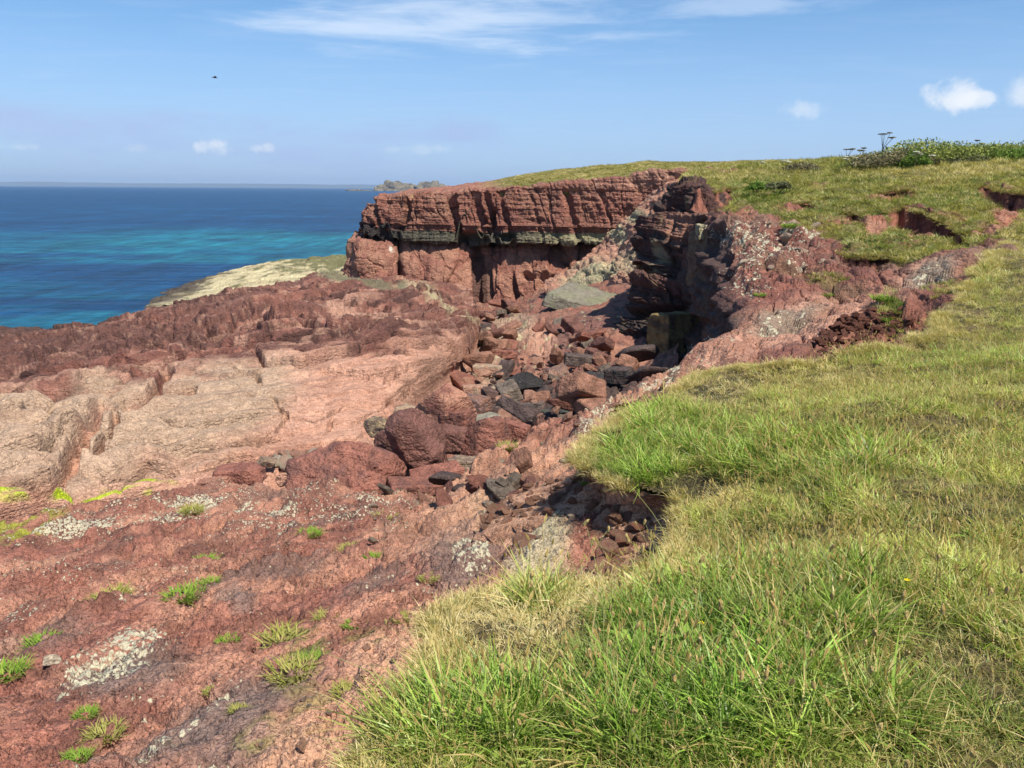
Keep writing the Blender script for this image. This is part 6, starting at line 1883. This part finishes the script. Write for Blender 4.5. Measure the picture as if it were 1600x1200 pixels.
def umbel(px, py_top, px_b, py_b, Y, label, heads=5, seed=1):
    r = np.random.default_rng(seed)
    b = P(px_b, py_b, Y); t = P(px, py_top, Y)
    root = bpy.data.objects.new('cow_parsley', None); COL.objects.link(root); root.location = b; tag(root, label, 'wildflower', 'umbel flowers on the skyline')
    V = []; Q = []

    def tube(a, c, w1, w2):
        i0 = len(V)
        for (p, w_) in ((a, w1), (c, w2)):
            for k in range(3): V.append(p + np.array([math.cos(k * 2.09), math.sin(k * 2.09), 0]) * w_)
        for k in range(3): Q.append([i0 + k, i0 + (k + 1) % 3, i0 + 3 + (k + 1) % 3, i0 + 3 + k])
    top = t - b
    tube(np.zeros(3), top * .6, .03, .022)
    ends = []
    for k in range(heads):
        e = top * .6 + np.array([r.normal(0, .55), r.normal(0, .3), top[2] * r.uniform(.15, .45)]) if k else top
        tube(top * .55, e, .02, .012); ends.append(e)
        for j in range(5):
            f = e + np.array([r.normal(0, .11), r.normal(0, .11), .10]); tube(e, f, .008, .006)
    me = mesh_np('stem', np.array(V), np.array(Q)); attr_f(me, 'b', np.zeros(len(V))); add_obj('stem', me, M_UST, root)
    for e in ends:
        Vi, Fi = ico(2)
        Vh = Vi * np.array([.20, .20, .045]) * (1 + .25 * r.normal(size=(len(Vi), 1))) + e + C3(0, 0, .11)
        me = mesh_np('umbel', Vh, Fi, False); attr_f(me, 'b', r.random(len(Vi))); add_obj('flower_head', me, M_UW if seed % 2 else M_UST, root)


M_UST = leaf_material('umbel_stem', (.10, .09, .06), (.20, .18, .12), .1)
M_UW = leaf_material('umbel_white', (.45, .45, .33), (.68, .68, .55), .3)
umbel(1382, 212, 1376, 258, 58, 'tallest umbel plant rising above the brownish scrub', 6, 2)
umbel(1350, 234, 1345, 262, 59, 'umbel plant just left of the tallest one', 3, 4)
umbel(1322, 236, 1324, 262, 59, 'pair of dark umbels left of the skyline scrub', 3, 6)
umbel(1527, 222, 1522, 245, 62, 'small dark umbel right of the broad bush', 2, 8)
umbel(1228, 254, 1228, 266, 60, 'white flowered umbel leftmost on the skyline', 4, 3)
umbel(1330, 248, 1332, 264, 58, 'white flowered umbel beside the olive scrub', 4, 5)
umbel(1432, 240, 1430, 262, 54, 'creamy umbel before the fresh green bush', 5, 7)


# ================================================================== the gull
def build_bird():
    c = P(335, 121, 75)
    root = bpy.data.objects.new('gull', None); COL.objects.link(root); root.location = c
    root.rotation_euler = (0, .1, .35); root.scale = (.75, .75, .75); tag(root, 'gull gliding with spread wings high over the sea', 'bird')
    m = plain('gull_grey', (.12, .12, .13))
    prof = [(-.28, .02, .03), (-.18, .05, .05), (-.02, .085, .08), (.12, .075, .075), (.20, .045, .05), (.27, .05, .05), (.32, .03, .03), (.38, .006, .006)]
    V = []; Q = []
    for i, (xx, w_, h_) in enumerate(prof):
        for k in range(8):
            a = k * math.pi / 4; V.append((xx, w_ * math.cos(a), h_ * math.sin(a)))
        if i:
            for k in range(8): Q.append([8 * i - 8 + k, 8 * i - 8 + (k + 1) % 8, 8 * i + (k + 1) % 8, 8 * i + k])
    add_obj('body', mesh_np('body', np.array(V), Q), m, root)
    for s in (-1, 1):
        st = [(0.05, .06, .14, .03), (.10, .22, .12, .10), (.08, .42, .10, .12), (-.02, .66, .04, .04)]
        V = []; Q = []
        for i, (xx, yy, ch, zz) in enumerate(st):
            for (dx, dz) in ((ch, 0), (0, .015), (-ch, 0), (0, -.01)): V.append((xx + dx, s * yy, zz + dz))
            if i:
                for k in range(4): Q.append([4 * i - 4 + k, 4 * i - 4 + (k + 1) % 4, 4 * i + (k + 1) % 4, 4 * i + k])
        add_obj('wing', mesh_np('wing', np.array(V), Q), m, root)
    add_obj('tail', mesh_np('tail', np.array([(-.26, .03, 0), (-.26, -.03, 0), (-.40, -.07, 0), (-.40, .07, 0), (-.26, .03, .01), (-.26, -.03, .01), (-.40, -.07, .006), (-.40, .07, .006)]), [[0, 1, 2, 3], [7, 6, 5, 4], [0, 4, 5, 1], [1, 5, 6, 2], [2, 6, 7, 3], [3, 7, 4, 0]]), m, root)


build_bird()


# ================================================================== air
def build_haze():
    a, b, c, z0, z1 = 31500.0, -31500.0, 31500.0, -8.0, 290.0
    V = [(-a, b, z0), (a, b, z0), (a, c, z0), (-a, c, z0), (-a, b, z1), (a, b, z1), (a, c, z1), (-a, c, z1)]
    Q = [[0, 3, 2, 1], [4, 5, 6, 7], [0, 1, 5, 4], [1, 2, 6, 5], [2, 3, 7, 6], [3, 0, 4, 7]]
    m = bpy.data.materials.new('sea_haze'); m.use_nodes = True
    t = NT(m.node_tree)
    v = t.new('ShaderNodeVolumePrincipled'); v.inputs['Color'].default_value = (.58, .76, 1.0, 1); v.inputs['Density'].default_value = 5.0e-5; v.inputs['Anisotropy'].default_value = 0.1
    o = t.new('ShaderNodeOutputMaterial'); t.l.new(v.outputs[0], o.inputs['Volume'])
    ob = add_obj('haze', mesh_np('haze', np.array(V), Q, False), m); ob['kind'] = 'stuff'


build_haze()
